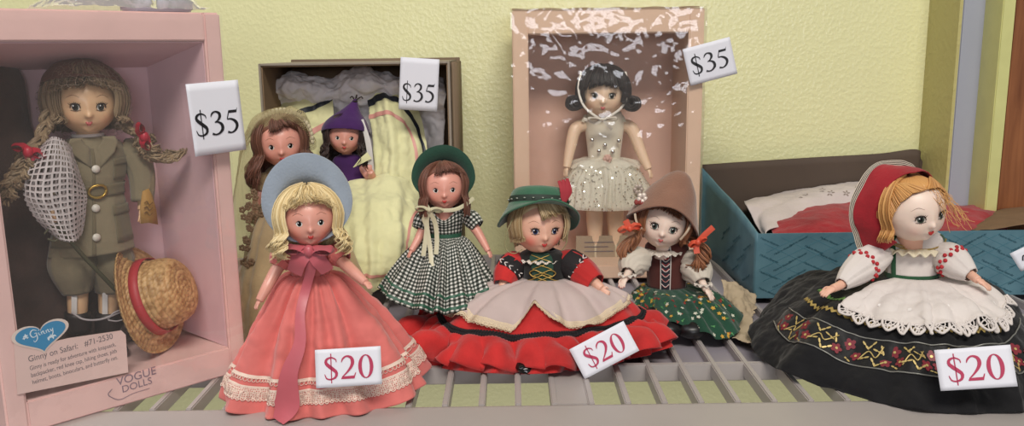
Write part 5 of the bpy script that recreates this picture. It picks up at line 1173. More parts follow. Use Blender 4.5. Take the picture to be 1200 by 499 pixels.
# ================================================================== 7 red kerchief doll, black embroidered skirt
r = Rel(P(1075, 420, 56) - Vector((0, 0, P(1075, 420, 56).z))); t = thing('red_kerchief_doll', 'seated strawberry blonde doll with red kerchief, white apron and black embroidered skirt', 'doll', tuple(r.o))
M, hr, hc_ = headat(r, 1069, 245, 55.5, 36, 37, -3, -9)
make_head(t, M, SK_P, 'sleep', iris='#3f4a3c', blush=.3, eye_scale=.85)
H_sb = hairmat('hair_strawberry', '#dba766', '#b47c42')
def wisps(mb, rr):
    for k in range(26):
        mb.sh = .1; a = rr.uniform(10, 60); p0 = headsurf(R(a), R(rr.uniform(20, 50))) * 1.07; p = [p0]
        for i in range(6): p.append(p[-1] + np.array([rr.uniform(-.05, .15), rr.uniform(-.16, -.02), -.16 + rr.uniform(-.1, .1)]))
        mb.tube(p, .009, n=3, res=16, caps=False)
hair(t, M, H_sb, 23, 64, 6, front=40, side=4, back=-60, length=.5, curl=.07, cfreq=2.2, flare=.1, bangs=False, fullness=.06, jit=6, extra=wisps, amin=72, swept=True)
# kerchief: shell over the back of the head, back edge standing away
M_ker = cloth('red_kerchief_cotton', '#a5232e', .25, wrinkle=.45, sheen=.2)
def kerp(s, tt):
    """s 0 front edge..1 back edge, tt 0 left ear..1 right ear over the top (head frame)"""
    th = R(-52 + 284 * tt)                           # angle in the plane of the ears; 90 = top
    k = .0 + 1.0 * s
    y = -.30 + .62 * s * 1.3 + .42 * abs(math.cos(th)) ** 1.2 * (1 - s) ; rr_ = 1.15 + .06 * math.sin(PI * s) + (.08 + .42 * max(0, 1 - tt * 1.7) ** .7) * s ** 1.6
    y += .28 * s * s
    top = max(0, math.sin(th)); rr_ *= 1 + .05 * top * (1 - s) + .1 * s * max(0, -math.sin(th) + .2)
    rr_ += .06 * s * math.sin(th * 6 + 1) * s
    x = -math.cos(th) * rr_; z = math.sin(th) * rr_ * 1.05 + .04 * top * s
    return (x, y, z)
A = np.array([[kerp(s, q) for q in np.linspace(0, 1, 90)] for s in np.linspace(0, 1, 30)])
A2_ = A + (.05 * noisegrid(A, 1.6, 3))[..., None] * np.array([.6, .3, .6])
# close the back: rings shrinking to the nape
last = A2_[-1]; cen = np.array([0, 1.15, .25]); back = np.array([last * (1 - f) + (cen + (last - cen) * .1) * f + np.array([0, .42 * math.sin(PI * f * .5), 0]) for f in np.linspace(.08, 1, 12)])
mb = MB(M); mb.grid(A2_); mb.grid(back); ker = mb.build('kerchief', M_ker, t, solid=.07)
mb = MB(M); E = A2_[-4:] * 1.0; cdir = (last - cen); cdir /= np.linalg.norm(cdir, axis=1)[:, None]
wv_ = .06 * np.sin(np.linspace(0, 26, 90))[:, None]
for k, (a, b, mi) in enumerate(((0, .05, 0), (.05, .09, 1), (.09, .13, 0), (.13, .17, 1), (.17, .21, 0), (.21, .25, 1), (.25, .29, 0))):
    mb.cur = mi; q = [last + cdir * (f * .55 + wv_ * f * 3) + np.array([0, .35 * f, 0]) for f in (a, b)]; mb.grid(np.array(q))
mb.build('striped_trim', [plain('trim_cream', '#d5cbb9', .7), plain('trim_black', '#20201f', .7)], ker, solid=.03)
neck(t, hc_ + Vector((-.1, .2, -hr * .55)), r.p(1070, 300, 56.5), .85, .95, SK_M)
yw = yc(1072) + 22; wc = r.p(1068, 324, 56.8)
bod = Loft(erings([(wc.x + .1, wc.y, r.p(0, 285, 56.6).z, 1.1, .95), (wc.x, wc.y, r.p(0, 293, 56.6).z, 1.9, 1.15), (wc.x, wc.y, r.p(0, 306, 56.6).z, 1.85, 1.3), (wc.x, wc.y, wc.z, 1.65, 1.25)], yw), 120, 26, .02, (9, 14), 4, .8)
mb = MB(); bod.mesh(mb); bo = mb.build('blouse', M_wh, t, solid=.04)
mb = MB(); bod.patch(mb, .22, .80, .90, 1.0, .07, 60, 8); bod.patch(mb, .32, .355, .12, .95, .07, 10, 20); bod.patch(mb, .66, .70, .12, .95, .07, 10, 20); mb.build('green_bodice', cloth('green_felt', '#2c5a3c', .3, weave=.3), bo)
mb = MB(); 
for off_, v_ in ((.0, .2), (.0, .27)): mb.tube(bod.line(np.linspace(.32, .7, 14), .12 + v_ * .6 + .14 * np.sin(np.linspace(0, PI, 14)), .1), .05, n=5)
mb.build('gold_braid', M_gold, bo)
collar(t, r.p(1070, 288, 56.5), 1.15, 1.05, .6, plain('cream_eyelet', '#d6cdb4', .85, bump=.6, bscale=700), yw, 15, .5, amp=.14, th=.08)
pL = [r.p(1036, 298, 56.6), r.p(1019, 306, 56.0), r.p(1000, 320, 55.0), r.p(986, 333, 54.2)]
puff(t, pL, [.7, 1.05, .85, .42], M_wh, fold=.08); arm(t, pL + [r.p(976, 338, 53.7)], [.4, .42, .38, .3, .27], SK_M, 1.2, hdir=(-1, -.4, -.35), hn=(-.2, -.4, 1), side=-1)
pR = [r.p(1096, 296, 56.2), r.p(1110, 302, 55.6), r.p(1124, 312, 54.8), r.p(1138, 322, 54)]
puff(t, pR, [.7, 1.05, .95, .5], M_wh, fold=.08); arm(t, pR + [r.p(1146, 328, 53.4)], [.4, .42, .38, .3, .27], SK_M, 1.2, hdir=(.6, -.5, -.4), hn=(.2, -.4, 1), side=1)
M_rt = plain('red_trim', '#b3252f', .7, bump=.5, bscale=800)
for c, rd, nrm in ((V3(pL[1]) * .6 + V3(pL[2]) * .4, 1.04, V3(pL[2]) - V3(pL[1])), (V3(pR[1]) * .6 + V3(pR[2]) * .4, 1.08, V3(pR[2]) - V3(pR[1]))):
    nrm = nrm / np.linalg.norm(nrm); a_ = np.cross(nrm, [0, 1, 0]); a_ /= np.linalg.norm(a_); b_ = np.cross(nrm, a_)
    mb = MB()
    for i in range(26): th = 2 * PI * i / 26; mb.ball(c + rd * (math.cos(th) * a_ + math.sin(th) * b_) + nrm * .12 * (-1) ** i, .14, None, 8, 6)
    mb.build('sleeve_trim', M_rt, t)
hem = [r.p(1070, 350, 64), r.p(945, 330, 63.5), r.p(881, 383, 60), r.g(906, 430, .3), r.g(1040, 474, .1), r.g(1150, 484, .1), r.g(1235, 462, .2), r.p(1190, 360, 62)]
sk = Loft(hemrings(wc, 1.7, 1.35, hem, [(0, 0), (.14, .03), (.4, .14), (.64, .38), (.84, .68), (.95, .87), (1, 1)], yc(1072), 32), 420, 110, .42, (5, 8, 11, 15), 71, 1.1, crease=.28)
sk.A[..., 2] = np.maximum(sk.A[..., 2], .05)
mb = MB(); sk.mesh(mb); skirt = mb.build('skirt', M_blk, t, solid=.05)
gr = Loft.zig
mb = MB(); sk.zig(mb, .30, .52, .43, .008, 22, .022, .08); mb.build('green_rickrack', plain('green_rick', '#5f8a45', .7), skirt)
mb = MB(); sk.zig(mb, .30, .76, .535, .008, 46, .02, .08); mb.build('gold_rickrack', plain('gold_rick', '#b29a58', .5, metallic=.3), skirt)
BV0 = lambda u: np.interp(u, [.30, .36, .6, .78], [.66, .635, .625, .61]); BV1 = lambda u: np.interp(u, [.30, .36, .6, .78], [.79, .81, .815, .79])
mb = MB(); sk.patch(mb, .30, .78, BV0, BV1, .05, 260, 10); mb.build('embroidered_band', cloth('black_satin', '#101013', .2, rough=.5), skirt)
mb = MB(); us = np.linspace(.30, .78, 160)
mb.tube(sk.line(us, BV0(us), .09), .05, n=5, res=300); mb.tube(sk.line(us, BV1(us), .09), .05, n=5, res=300)
mb.build('silver_edging', plain('silver_cord', '#8f8f8a', .4, metallic=.4), skirt)
mr = MB(); mg = MB(); rr = random.Random(12)
petal = lambda a: .6 + .4 * abs(math.cos(a * 2.5))
for k, u in enumerate(np.arange(.325, .76, .029)):
    vm = float((BV0(u) + BV1(u)) / 2)
    if k % 2 == 0:
        for du, dv, s_ in ((0, -.03, .42), (-.010, .035, .38), (.011, .03, .36)): sk.disc(mr, u + du, vm + dv, s_, .09, petal, rr.uniform(0, 6), 20)
        for du, dv in ((0, -.03), (-.010, .035), (.011, .03)): sk.disc(mg, u + du, vm + dv, .09, .12)
        sk.disc(mg, u + .003, vm + .065, .3, .1, lambda a: max(.1, abs(math.cos(a))), .5, 12, .4)
    else:
        mg.tube(sk.line([u - .014, u - .004, u + .006, u + .014], [vm + .05, vm - .01, vm + .02, vm - .05], .1), .045, n=5)
        for du, dv, ro in ((-.010, -.045, .8), (-.002, -.055, 2.2), (.007, -.02, .3), (.004, .05, 1.0), (.012, .055, 2.4), (-.008, .03, 2.8), (.013, -.03, 1.2)):
            sk.disc(mg, u + du, vm + dv, .36, .1, lambda a: max(.12, abs(math.cos(a))), ro, 12, .38)
mr.build('red_flowers', plain('dark_red_silk', '#7c2430', .5), skirt); mg.build('gold_leaves', plain('gold_silk', '#c9b273', .4, metallic=.35), skirt)
# folded-back edge of the over-skirt at the left
S = sheet([[r.p(960, 352, 58), r.p(952, 362, 57.3), r.p(948, 372, 57)], [r.p(972, 368, 56.4), r.p(948, 380, 55.8), r.p(938, 392, 56.4)], [r.p(984, 392, 54.6), r.p(956, 402, 54.2), r.p(940, 406, 55)]], 40, 30, .1, .7, 5)
mb = MB(); S.patch(mb, 0, 1, 0, 1, 0, 40, 30); mb.build('skirt_fold', M_blk, t, solid=.05)
# apron
va = lambda u: np.interp(u, [.36, .42, .50, .58, .66, .72, .80], [.46, .50, .53, .52, .49, .50, .49])
U_, V_ = np.meshgrid(np.linspace(.405, .80, 180), np.linspace(0, 1, 34)); ha = harm(88, [12, 17, 25]); fa = lambda u: .14 + .16 * (1 + ha(u))
mb = MB(); mb.grid(sk.ev(U_, va(U_) * V_, .12 + (fa(U_)) * V_)); apron = mb.build('apron', M_wh, t, solid=.05)
mb = MB(); N_ = 17; mh = MB()
for i in range(N_):
    u = .405 + (.80 - .405) * (i + .5) / N_; hw = (.80 - .405) / N_ / 2; v0 = float(va(u)); o_ = float(fa(u)) + .16
    pc = sk.ev(u, v0 + .022, o_)
    mb.tube(sk.line([u + hw * q for q in (-1, -.9, -.5, 0, .5, .9, 1)], [v0 + .062 * math.sqrt(max(0, 1 - q * q)) for q in (-1, -.9, -.5, 0, .5, .9, 1)], o_), .085, n=6, res=20)
    for a in range(5):
        th = a * 1.2566 + .3; uu_ = u + hw * .46 * math.cos(th); vv_ = v0 + .024 + .024 * math.sin(th)
        mb.tube(sk.line([uu_ + hw * .24 * math.cos(b) for b in np.linspace(0, 2 * PI, 9)], [vv_ + .012 * math.sin(b) for b in np.linspace(0, 2 * PI, 9)], o_ + .01), .042, n=5, res=14)
    sk.disc(mb, u, v0 + .024, .1, o_)
mb.tube(sk.line(np.linspace(.405, .80, 60), va(np.linspace(.405, .80, 60)), .16 + fa(np.linspace(.405, .80, 60))), .07, n=6, res=160)
mb.build('eyelet_edging', M_wh, apron)
mb = MB()
for k in range(12): sk.disc(mb, .43 + .03 * k, .36 + .04 * (k % 2), .16, .32, petal, 0, 15)
mb.build('apron_sprigs', plain('white_embroidery', '#ece7e4', .5), apron)
legs(t, [[V3(wc) + [-.9, -.5, -3.2], V3(wc) + [-1.2, -3.5, -4], V3(wc) + [-1.4, -6, -5.3]], [V3(wc) + [.9, -.5, -3.2], V3(wc) + [1.0, -3.5, -4], V3(wc) + [1.2, -6, -5.3]]], [.8, .7, .5], SK_M)
# white tag standing at the far right edge
c0 = P(1199, 306, 61)
tt = thing('small_label', 'small white label cut off by the right edge of the photo', 'label', tuple(c0))
Q = Matrix.Rotation(R(-20), 3, 'Z') @ Matrix.Rotation(R(80), 3, 'X') @ Matrix.Rotation(R(32), 3, 'Z'); mb = MB(); mb.grid(np.array([[V3(Q @ Vector((x, y, 0))) for x in np.linspace(-.5, 1.6, 8)] for y in np.linspace(.9, -.6, 6)]), flip=True); mb.build('paper', M_paper, tt, solid=.02)
mb = MB(); mb.pen([(.0, .05, .1), (.2, .35, .1), (.45, .2, .1), (.3, -.1, .1), (.05, -.2, .1)], Q.to_4x4() @ Matrix.Translation((0, 0, .03))); mb.build('ink_mark', M_inkK, tt, smooth=False)
# ================================================================== 8 ballerina in the peach box
r = Rel(P(708, 308, 81) - Vector((0, 0, P(708, 308, 81).z - 1.35))); t = thing('ballerina_doll', 'black haired ballerina doll in cream tulle skirt inside the peach window box', 'doll', tuple(r.o))
M, hr, hc_ = headat(r, 707, 108, 80, 27, 0, -3, 1)
make_head(t, M, SK_T, 'sleep', iris='#2f3a34', blush=.2, lip=M_lipP, eye_scale=.85)
H_bk = hairmat('hair_black', '#2b2423', '#151011')
def flips(mb, rr):
    for sg in (-1, 1):
        for k in range(70):
            mb.sh = rr.random(); a = sg * rr.uniform(66, 120); p0 = headsurf(R(a), R(-2)) * (1.1 + rr.uniform(0, .1)); o_ = rr.uniform(-.12, .12); R_ = rr.uniform(.14, .34)
            c = p0 + np.array([sg * (.0 + R_ * .45), o_ * 2, -.3 - R_ * .4]); mb.tube([p0] + [c + R_ * np.array([-sg * math.cos(th), 0, math.sin(th)]) for th in (0.4, -.8, -1.8, -2.8, -3.9, -4.8)], .03, n=4, res=18, caps=False)
hair(t, M, H_bk, 29, 66, 6, front=26, side=4, back=-50, length=.12, curl=.01, cfreq=1, flare=.1, bang=(1.06, 20), fullness=.05, jit=3, extra=flips, rad=.04)
neck(t, hc_ + Vector((0, .1, -hr * .6)), r.p(706, 150, 80.8), .65, .9, SK_T, (r.p(706, 152, 81), (1.5, .8, .8)))
yw = yc(708); wc = r.p(708, 188, 80.8)
M_sat = plain('cream_satin', '#e6dec8', .35, var=.08, bump=.3, bscale=120, sheen=.3, bd=.002)
bod = Loft(erings([(wc.x, wc.y, r.p(0, 141, 80.8).z, 1.55, .95), (wc.x, wc.y, r.p(0, 155, 80.6).z, 1.85, 1.15), (wc.x, wc.y, r.p(0, 172, 80.7).z, 1.7, 1.15), (wc.x, wc.y, wc.z, 1.45, 1.05)], yw), 90, 22, .02, (9, 14), 4, .8)
mb = MB(); bod.mesh(mb); bo = mb.build('bodice', M_sat, t, solid=.04)
mb = MB()
for (a, b) in ((694, 164), (725, 165), (702, 177), (718, 178), (709, 170)):
    c = V3(r.p(a, b, 79.4)); mb.ball(c, (.2, .1, .2), None, 8, 5)
mb.build('sequins', plain('sequin_silver', '#dcdcd6', .12, metallic=1), bo)
mb = MB()
for k in range(6): mb.ball(V3(r.p(712, 186, 79.2)) + np.array([.25 * math.cos(k * 1.05), 0, .25 * math.sin(k * 1.05)]), (.2, .12, .2), None, 10, 6)
mb.ball(r.p(712, 186, 79.1), .2, None, 10, 6); mb.build('rosette', plain('pale_rose', '#d0a898', .6), bo)
for sg, a in ((-1, 683), (1, 732)): mb = MB(); mb.strip([r.p(a, 143, 80), r.p(a - 2 * sg, 138, 80.4), r.p(a - 4 * sg, 135, 81)], .3, (0, -1, 0)); mb.build('shoulder_strap', M_sat, t)
arm(t, [r.p(731, 146, 80.9), r.p(741, 152, 80.6), r.p(750, 175, 80.2), r.p(760, 198, 79.6)], [.6, .62, .52, .36], SK_T, 1.15, hn=(.6, -.5, .2), side=1)
arm(t, [r.p(684, 146, 80.9), r.p(674, 152, 80.6), r.p(668, 175, 80.2), r.p(664, 196, 79.8)], [.6, .62, .52, .36], SK_T, 1.15, hn=(-.6, -.5, .2), side=-1)
k = NT('cream_tulle'); v = k.n('ShaderNodeTexVoronoi', {'Scale': 14.0, 'Vector': k.uv(), 'Randomness': .3}, feature='DISTANCE_TO_EDGE', voronoi_dimensions='2D').outputs['Distance']
k.P(Base_Color=lin('#f4efdc'), Roughness=.7, Sheen_Weight=.4, Alpha=k.math('ADD', .32, k.math('MULTIPLY', k.math('LESS_THAN', v, .12), .45))); M_tul = k.m
mg = MB(); rr = random.Random(5)
for li, (sc, dz) in enumerate(((1, 0), (.93, .25), (.86, .1), (.78, .3))):
    hem = erings([(wc.x, wc.y, r.p(0, 252, 80).z + dz, 4.75 * sc, 3.1 * sc)], yw, 8)[0]
    S = Loft(hemrings(wc, 1.4, 1.05, hem, [(0, 0), (.4, .1), (.72, .42), (.92, .8), (1, 1)], yw), 260, 50, .22, (14, 21, 29, 37), 90 + li, .5, crease=.12)
    mb = MB(); S.mesh(mb); lay = mb.build('tulle_layer', M_tul, t)
    if li == 0:
        for q in range(420):
            u = rr.uniform(.2, .8); v = rr.uniform(.1, 1); S.disc(mg, u, v, rr.uniform(.04, .085), .08, None, rr.uniform(0, 6), 5)
        mg.build('glitter', plain('glitter_silver', '#f4efdd', .12, metallic=1), lay)
hem = erings([(wc.x, wc.y, r.p(0, 203, 80).z, 3.5, 2.1)], yw, 8)[0]
S = Loft(hemrings(wc + Vector((0, 0, .3)), 1.42, 1.1, hem, [(0, 0), (.4, .15), (.8, .55), (1, 1)], yw), 200, 30, .22, (6, 8, 11), 99, .8)
S.A[..., 2] += (.35 * np.abs(np.sin(np.linspace(0, 1, 200, endpoint=False) * PI * 8)))[None, :] * -np.linspace(0, 1, 30)[:, None]
mb = MB(); S.mesh(mb); mb.build('peplum', M_tul, t)
mb = MB(); 
for sg in (-1, 1): mb.strip([r.p(707 + sg * 26, 84, 79.6), r.p(707 + sg * 29, 105, 79.0), r.p(707 + sg * 22, 125, 78.4), r.p(706 + sg * 4, 139, 78.0)], .2, (0, -1, .1))
bow(mb, r.p(706, 140, 77.9), 1.3, (1, 0, 0), (0, -1, 0), [[r.p(712, 146, 78), r.p(717, 152, 78.4)], [r.p(698, 144, 78), r.p(684, 139, 78.4)]], .3, .5); mb.build('ribbon_tie', plain('white_ribbon', '#d9d2c4', .4), t)
legs(t, [[wc + Vector((-.85, 0, -1)), r.p(697, 262, 80.8), r.p(698, 298, 80.8)], [wc + Vector((.85, 0, -1)), r.p(721, 262, 80.8), r.p(720, 298, 80.8)]], [.95, .8, .5], SK_T)
mb = MB()
for a in (697, 721): shoe(mb, r.p(a, 306, 81.4), r.p(a, 312, 79.4), .8, .9); mb.tube([r.p(a, 285, 80.8), r.p(a, 300, 80.8)], .62, n=14)
mb.build('boots', plain('cream_boot', '#cbbfa2', .5), t)
mb = MB()
for k in range(6): mb.ball(V3(r.p(748, 222, 78.4)) + np.array([.3 * math.cos(k * 1.05), 0, .3 * math.sin(k * 1.05)]), (.22, .1, .22), None, 8, 6)
mb.build('silver_flower', plain('silver_petal', '#c7b9ae', .4, metallic=.3), t)

# ================================================================== 9 safari doll in the pink box
def Q3(px, py, yl): return Hit(px, py, BO + BY * yl, BY)
base = Q3(108, 392, 4.3); base.z = 1.95
class RelB(Rel):
    def q(s, px, py, yl=4.3): return Q3(px, py, yl) - s.o
r = RelB(base); t = thing('safari_doll', 'standing doll with braids, red ribbons and khaki jacket inside the pink window box', 'doll', tuple(r.o))
hcw = r.q(100, 120, 4.2); hr = 35.5 * .0528
M = headM(hcw, hr, 31, -3, 2)
make_head(t, M, SK_G, 'sleep', iris='#3a3a30', blush=.25, lip=M_lipP, eye_scale=.85)
H_db = hairmat('hair_dirty_blonde', '#a08a6c', '#6f5a42')
hair(t, M, H_db, 33, 60, 6, front=34, side=6, back=-55, length=.3, curl=.12, cfreq=3, flare=.06, bang=(1.14, 34), fullness=.2, jit=7, frizz=.06)
n = 70; ph = np.linspace(0, 2 * PI, n, endpoint=False); rows = []
for z, rad in ((1.42, .02), (1.4, .3), (1.3, .6), (1.12, .88), (.85, 1.1), (.62, 1.18), (.55, 1.2)): rows.append(np.stack([np.cos(ph) * rad - .06, np.sin(ph) * rad + .1, z + (z < .8) * (-.55 * np.clip(np.sin(ph), 0, 1) + .25 * np.clip(-np.sin(ph), 0, 1))], -1))
mb = MB(M); mb.grid(cat(np.array(rows), 36), closed=True); mb.build('cap', plain('cap_brown', '#6b4a3c', .9, var=.15, bump=.4), t, solid=.07, weld=True)
mb = MB(M); th, el = np.meshgrid(np.linspace(0, 2 * PI, 60, endpoint=False), np.linspace(-1.0, PI / 2, 30)); A = sph(th, el, 1.42); A = A * (1 + .05 * noisegrid(A, 2, 1))[..., None]; fr_ = np.clip(-A[..., 1] - .5, 0, 1) * (A[..., 2] < 1.0); A[..., 2] = np.where((A[..., 1] < -.35), np.maximum(A[..., 2], .62 - .35 * np.abs(A[..., 0])), A[..., 2]); mb.grid(A, closed=True); mb.build('hair_net', netmat('hair_net', '#9a8878', 5.5, .03, .8), t)
M_khk = cloth('khaki_cotton', '#857a62', .14, wrinkle=.45); M_khd = cloth('khaki_cotton_edge', '#70664f', .14)
yw = 38; jc = lambda py, px=108: r.q(px, py, 4.5)
rg = lambda py, rx, ry, px=108: (jc(py, px).x, jc(py, px).y, jc(py, px).z, rx, ry)
neck(t, hcw + Vector((0, .1, -hr * .6)), jc(170, 103), .7, .9, SK_G)
bod = Loft(erings([rg(160, .95, .8, 103), rg(168, 1.75, 1.05, 106), rg(185, 1.95, 1.3), rg(205, 1.9, 1.35), rg(222, 1.75, 1.25), rg(240, 1.95, 1.4), rg(268, 2.25, 1.6), rg(294, 2.5, 1.75)], yw), 140, 60, .05, (7, 10), 3, 1.2, crease=.06)
mb = MB(); bod.mesh(mb); jk = mb.build('jacket', M_khk, t, solid=.06)
vz = lambda py: np.interp(py, [160, 168, 185, 205, 222, 240, 268, 294], [0, .08, .2, .34, .46, .59, .79, 1.0])
mb = MB(); bod.patch(mb, .22, .78, vz(217), vz(231), .1, 60, 5); bod.patch(mb, .78, 1.22, vz(217), vz(231), .1, 40, 5); bt = mb.build('belt', M_khd, t, solid=.05)
mb = MB(); mb.tube(bod.line(.5 + .042 * np.cos(np.linspace(0, 2 * PI, 13)), vz(224) + .055 * np.sin(np.linspace(0, 2 * PI, 13)), .2), .09, n=7); mb.build('buckle', plain('brass', '#b09147', .3, metallic=.8), bt)
mb = MB()
for u in (.35, .64):
    bod.patch(mb, u - .055, u + .055, vz(190), vz(213), .07, 16, 6); bod.patch(mb, u - .06, u + .06, vz(188), vz(196), .11, 16, 4)
    bod.patch(mb, u - .065, u + .065, vz(245), vz(284), .07, 16, 6); bod.patch(mb, u - .07, u + .07, vz(243), vz(254), .11, 16, 4)
bod.patch(mb, .475, .49, vz(175), 1, .05, 4, 30)
mb.build('pockets', M_khd, jk, solid=.03)
mb = MB()
for v in (198, 243, 275): bod.disc(mb, .49, vz(v), .24, .14, None, 0, 16)
mb.build('buttons', plain('button_white', '#d8d2c6', .3), jk, solid=.06)
mb = MB()
for sg in (-1, 1):
    A = np.array([[V3(jc(161, 103)) + V3(Matrix.Rotation(R(yw), 3, 'Z') @ Vector((sg * (x * f + .15), -1.0 - .3 * f - .05, -z * f + .1))) for x, z in ((.1, 1.9), (.5, 1.5), (1.0, 1.0), (1.25, .35), (1.1, .0))] for f in (.35, .7, 1.0)]); mb.grid(cat(A, 8))
mb.build('collar', M_khk, jk, solid=.05)
mb = MB(); mb.tube([V3(jc(158, 103)) + V3(Matrix.Rotation(R(yw), 3, 'Z') @ Vector((.85 * math.cos(a), .75 * math.sin(a), 0))) for a in np.linspace(PI, 2 * PI, 9)], .12, n=6); mb.build('undershirt', M_wh, t)
pR = [r.q(142, 172, 4.4), r.q(156, 180, 4.2), r.q(166, 205, 3.9), r.q(167, 236, 3.6)]; puff(t, pR, [.6, .88, .8, .66], M_khk, fold=.04); arm(t, pR + [r.q(167, 246, 3.4)], [.4, .4, .35, .3, .3], SK_G, 1.1, hn=(.6, -.5, .2), side=1)
pL = [r.q(80, 174, 4.6), r.q(68, 182, 4.5), r.q(60, 205, 4.0), r.q(58, 232, 3.4)]; puff(t, pL, [.6, .88, .8, .66], M_khk, fold=.04); arm(t, pL + [r.q(60, 244, 3.1)], [.4, .4, .35, .3, .3], SK_G, 1.1, hn=(-.6, -.5, .2), side=-1)
for a in ((90, 282), (86, 310), (90, 342)), ((126, 282), (130, 310), (129, 342)):
    puff(t, [r.q(*p, 4.6) for p in a], [1.15, 1.45, .85], M_khk, name='trouser_leg', fold=.08)
for i, a in enumerate((91, 127)):
    mb = MB(); mb.tube([r.q(a, 325, 4.6), r.q(a, 350, 4.6), r.q(a, 378, 4.6)], [.62, .62, .55], n=16); lg = mb.build('leg', SK_G, t, attr='blush')
    mb = MB(); 
    for k in range(1): mb.strip([r.q(a - 4, 334, 3.95), r.q(a - 4, 350, 3.95), r.q(a - 4, 368, 3.98)], .32, (.3, -.9, 0), th=.03)
    mb.build('sock_strap', plain('sock_white', '#cfcbc8', .8), lg)
    mb = MB(); p0 = r.q(a - 2, 388, 5.4); p1 = r.q(a + 4, 394, 2.9); p0.z = p1.z = .05; shoe(mb, p0, p1, 1.0, 1.15); mb.tube([r.q(a, 366, 4.6), r.q(a, 386, 4.7)], [.78, .8], n=16); mb.build('boot', plain('boot_black', '#211a1a', .45), t)
mb = MB(); mb.tube([r.q(84, 366, 2.6), r.q(98, 374, 2.2), r.q(118, 374, 2.0), r.q(140, 366, 2.0), r.q(152, 360, 2.4)], .07, n=5); mb.tube([r.q(126, 374, 2.0), r.q(134, 366, 1.9), r.q(146, 363, 1.9), r.q(150, 371, 1.9), r.q(138, 376, 1.9), r.q(127, 375, 2)], .05, n=5)
mb.build('twist_tie', plain('tie_white', '#a9a2a4', .5), t)
def braid(pts, am, nm='braid', fz=.3, N=46, seed=2):
    mb = MB(); rr = random.Random(seed); m = len(pts)
    for k in range(N):
        ph_ = k % 3 * 2.094 + rr.uniform(-.4, .4); a_ = am * rr.uniform(.5, 1.1); c = cat(np.array([V3(p) for p in pts]), 16); pp = []
        for i in range(16): f = i / 15; pp.append(c[i] + a_ * np.array([math.cos(ph_ + f * 9), .6 * math.sin(2 * (ph_ + f * 9)), .25 * math.sin(ph_ + f * 9)]) + fz * .12 * np.array([rr.uniform(-1, 1) for _ in range(3)]))
        mb.sh = rr.random(); mb.tube(pp, [.07, .08, .08, .05], n=4, res=24, caps=False)
    mb.build(nm, H_db, t, attr='shade')
braid([r.q(66, 118, 4), r.q(57, 135, 3.6), r.q(53, 150, 3.2), r.q(44, 168, 2.8), r.q(33, 178, 2.6)], .38)
braid([r.q(136, 134, 4), r.q(148, 148, 3.4), r.q(158, 156, 3), r.q(168, 160, 2.8)], .38, seed=5)
braid([r.q(168, 160, 2.8), r.q(176, 180, 2.6), r.q(192, 186, 2.5), r.q(206, 178, 2.4)], .55, 'braid_tail', 1.6, 60, 7)
braid([r.q(33, 178, 2.6), r.q(26, 200, 2.5), r.q(14, 215, 2.4), r.q(6, 235, 2.4)], .5, 'braid_tail', 1.4, 50, 8)
M_rr = plain('red_satin', '#b32038', .4, bump=.2, bscale=200)
mb = MB(); bow(mb, r.q(33, 178, 2.2), .85, (.8, .3, -.4), (.5, -.85, 0), [[r.q(40, 188, 2.1)]], .7, 1.2); mb.build('hair_ribbon', M_rr, t)
mb = MB(); bow(mb, r.q(169, 160, 2.3), .85, (-.2, -.1, 1), (.5, -.85, 0), [[r.q(172, 172, 2.3)]], .7, 1.2); mb.build('hair_ribbon', M_rr, t)
# net, tag and hat
r = RelB(Q3(66, 230, 2.2)); t = thing('butterfly_net', 'white mesh butterfly net with olive stick held by the khaki jacket doll', 'net', tuple(r.o))
C = [[(52, 166), (62, 160), (72, 163), (82, 172)], [(34, 192), (56, 186), (80, 188), (92, 202)], [(27, 222), (50, 226), (82, 222), (102, 226)], [(38, 250), (60, 256), (84, 254), (101, 246)], [(64, 276), (72, 282), (88, 283), (97, 274)]]
for dy, sd in ((0, 3), (.5, 9)):
    S = sheet([[r.q(x, y, 2.3 + dy - (.9 if 0 < j < 3 and dy == 0 else 0)) for j, (x, y) in enumerate(row)] for row in C], 60, 70, .12, .5, sd); mb = MB(); S.patch(mb, 0, 1, 0, 1, 0, 60, 70); mb.build('mesh_bag', netmat('white_mesh', '#c9c0bf', 3.1, .15, .15), t, solid=.03)
mb = MB(); mb.tube([r.q(66, 262, 2.0), r.q(96, 298, 2.2), r.q(134, 338, 2.5), r.q(146, 352, 2.7)], .13, n=8); mb.tube([r.q(52, 274, 1.9), r.q(60, 266, 1.8), r.q(70, 270, 1.8), r.q(66, 282, 1.8), r.q(56, 280, 1.9)], .06, n=6); mb.build('stick', plain('olive_stick', '#4b4a34', .6), t)
r = RelB(Q3(172, 243, 3.0)); t = thing('wrist_tag', 'small tan paper tag hanging at the right sleeve of the khaki jacket doll', 'tag', tuple(r.o))
mb = MB(); mb.grid(np.array([[r.q(167, 224, 2.6), r.q(174, 221, 2.6), r.q(178, 228, 2.6)], [r.q(164, 244, 2.5), r.q(173, 244, 2.4), r.q(183, 246, 2.6)], [r.q(165, 262, 2.4), r.q(174, 261, 2.4), r.q(185, 263, 2.6)]])); mb.build('card', plain('tan_tag', '#ad8448', .7, var=.1), t, solid=.05)
mb = MB()
for k in range(3): mb.tube([r.q(169, 238 + 6 * k, 2.3), r.q(172, 236 + 6 * k, 2.3), r.q(175, 240 + 6 * k, 2.3), r.q(179, 237 + 6 * k, 2.35)], .035, n=5)
mb.build('tag_print', plain('tag_ink', '#6d4f28', .7), t)
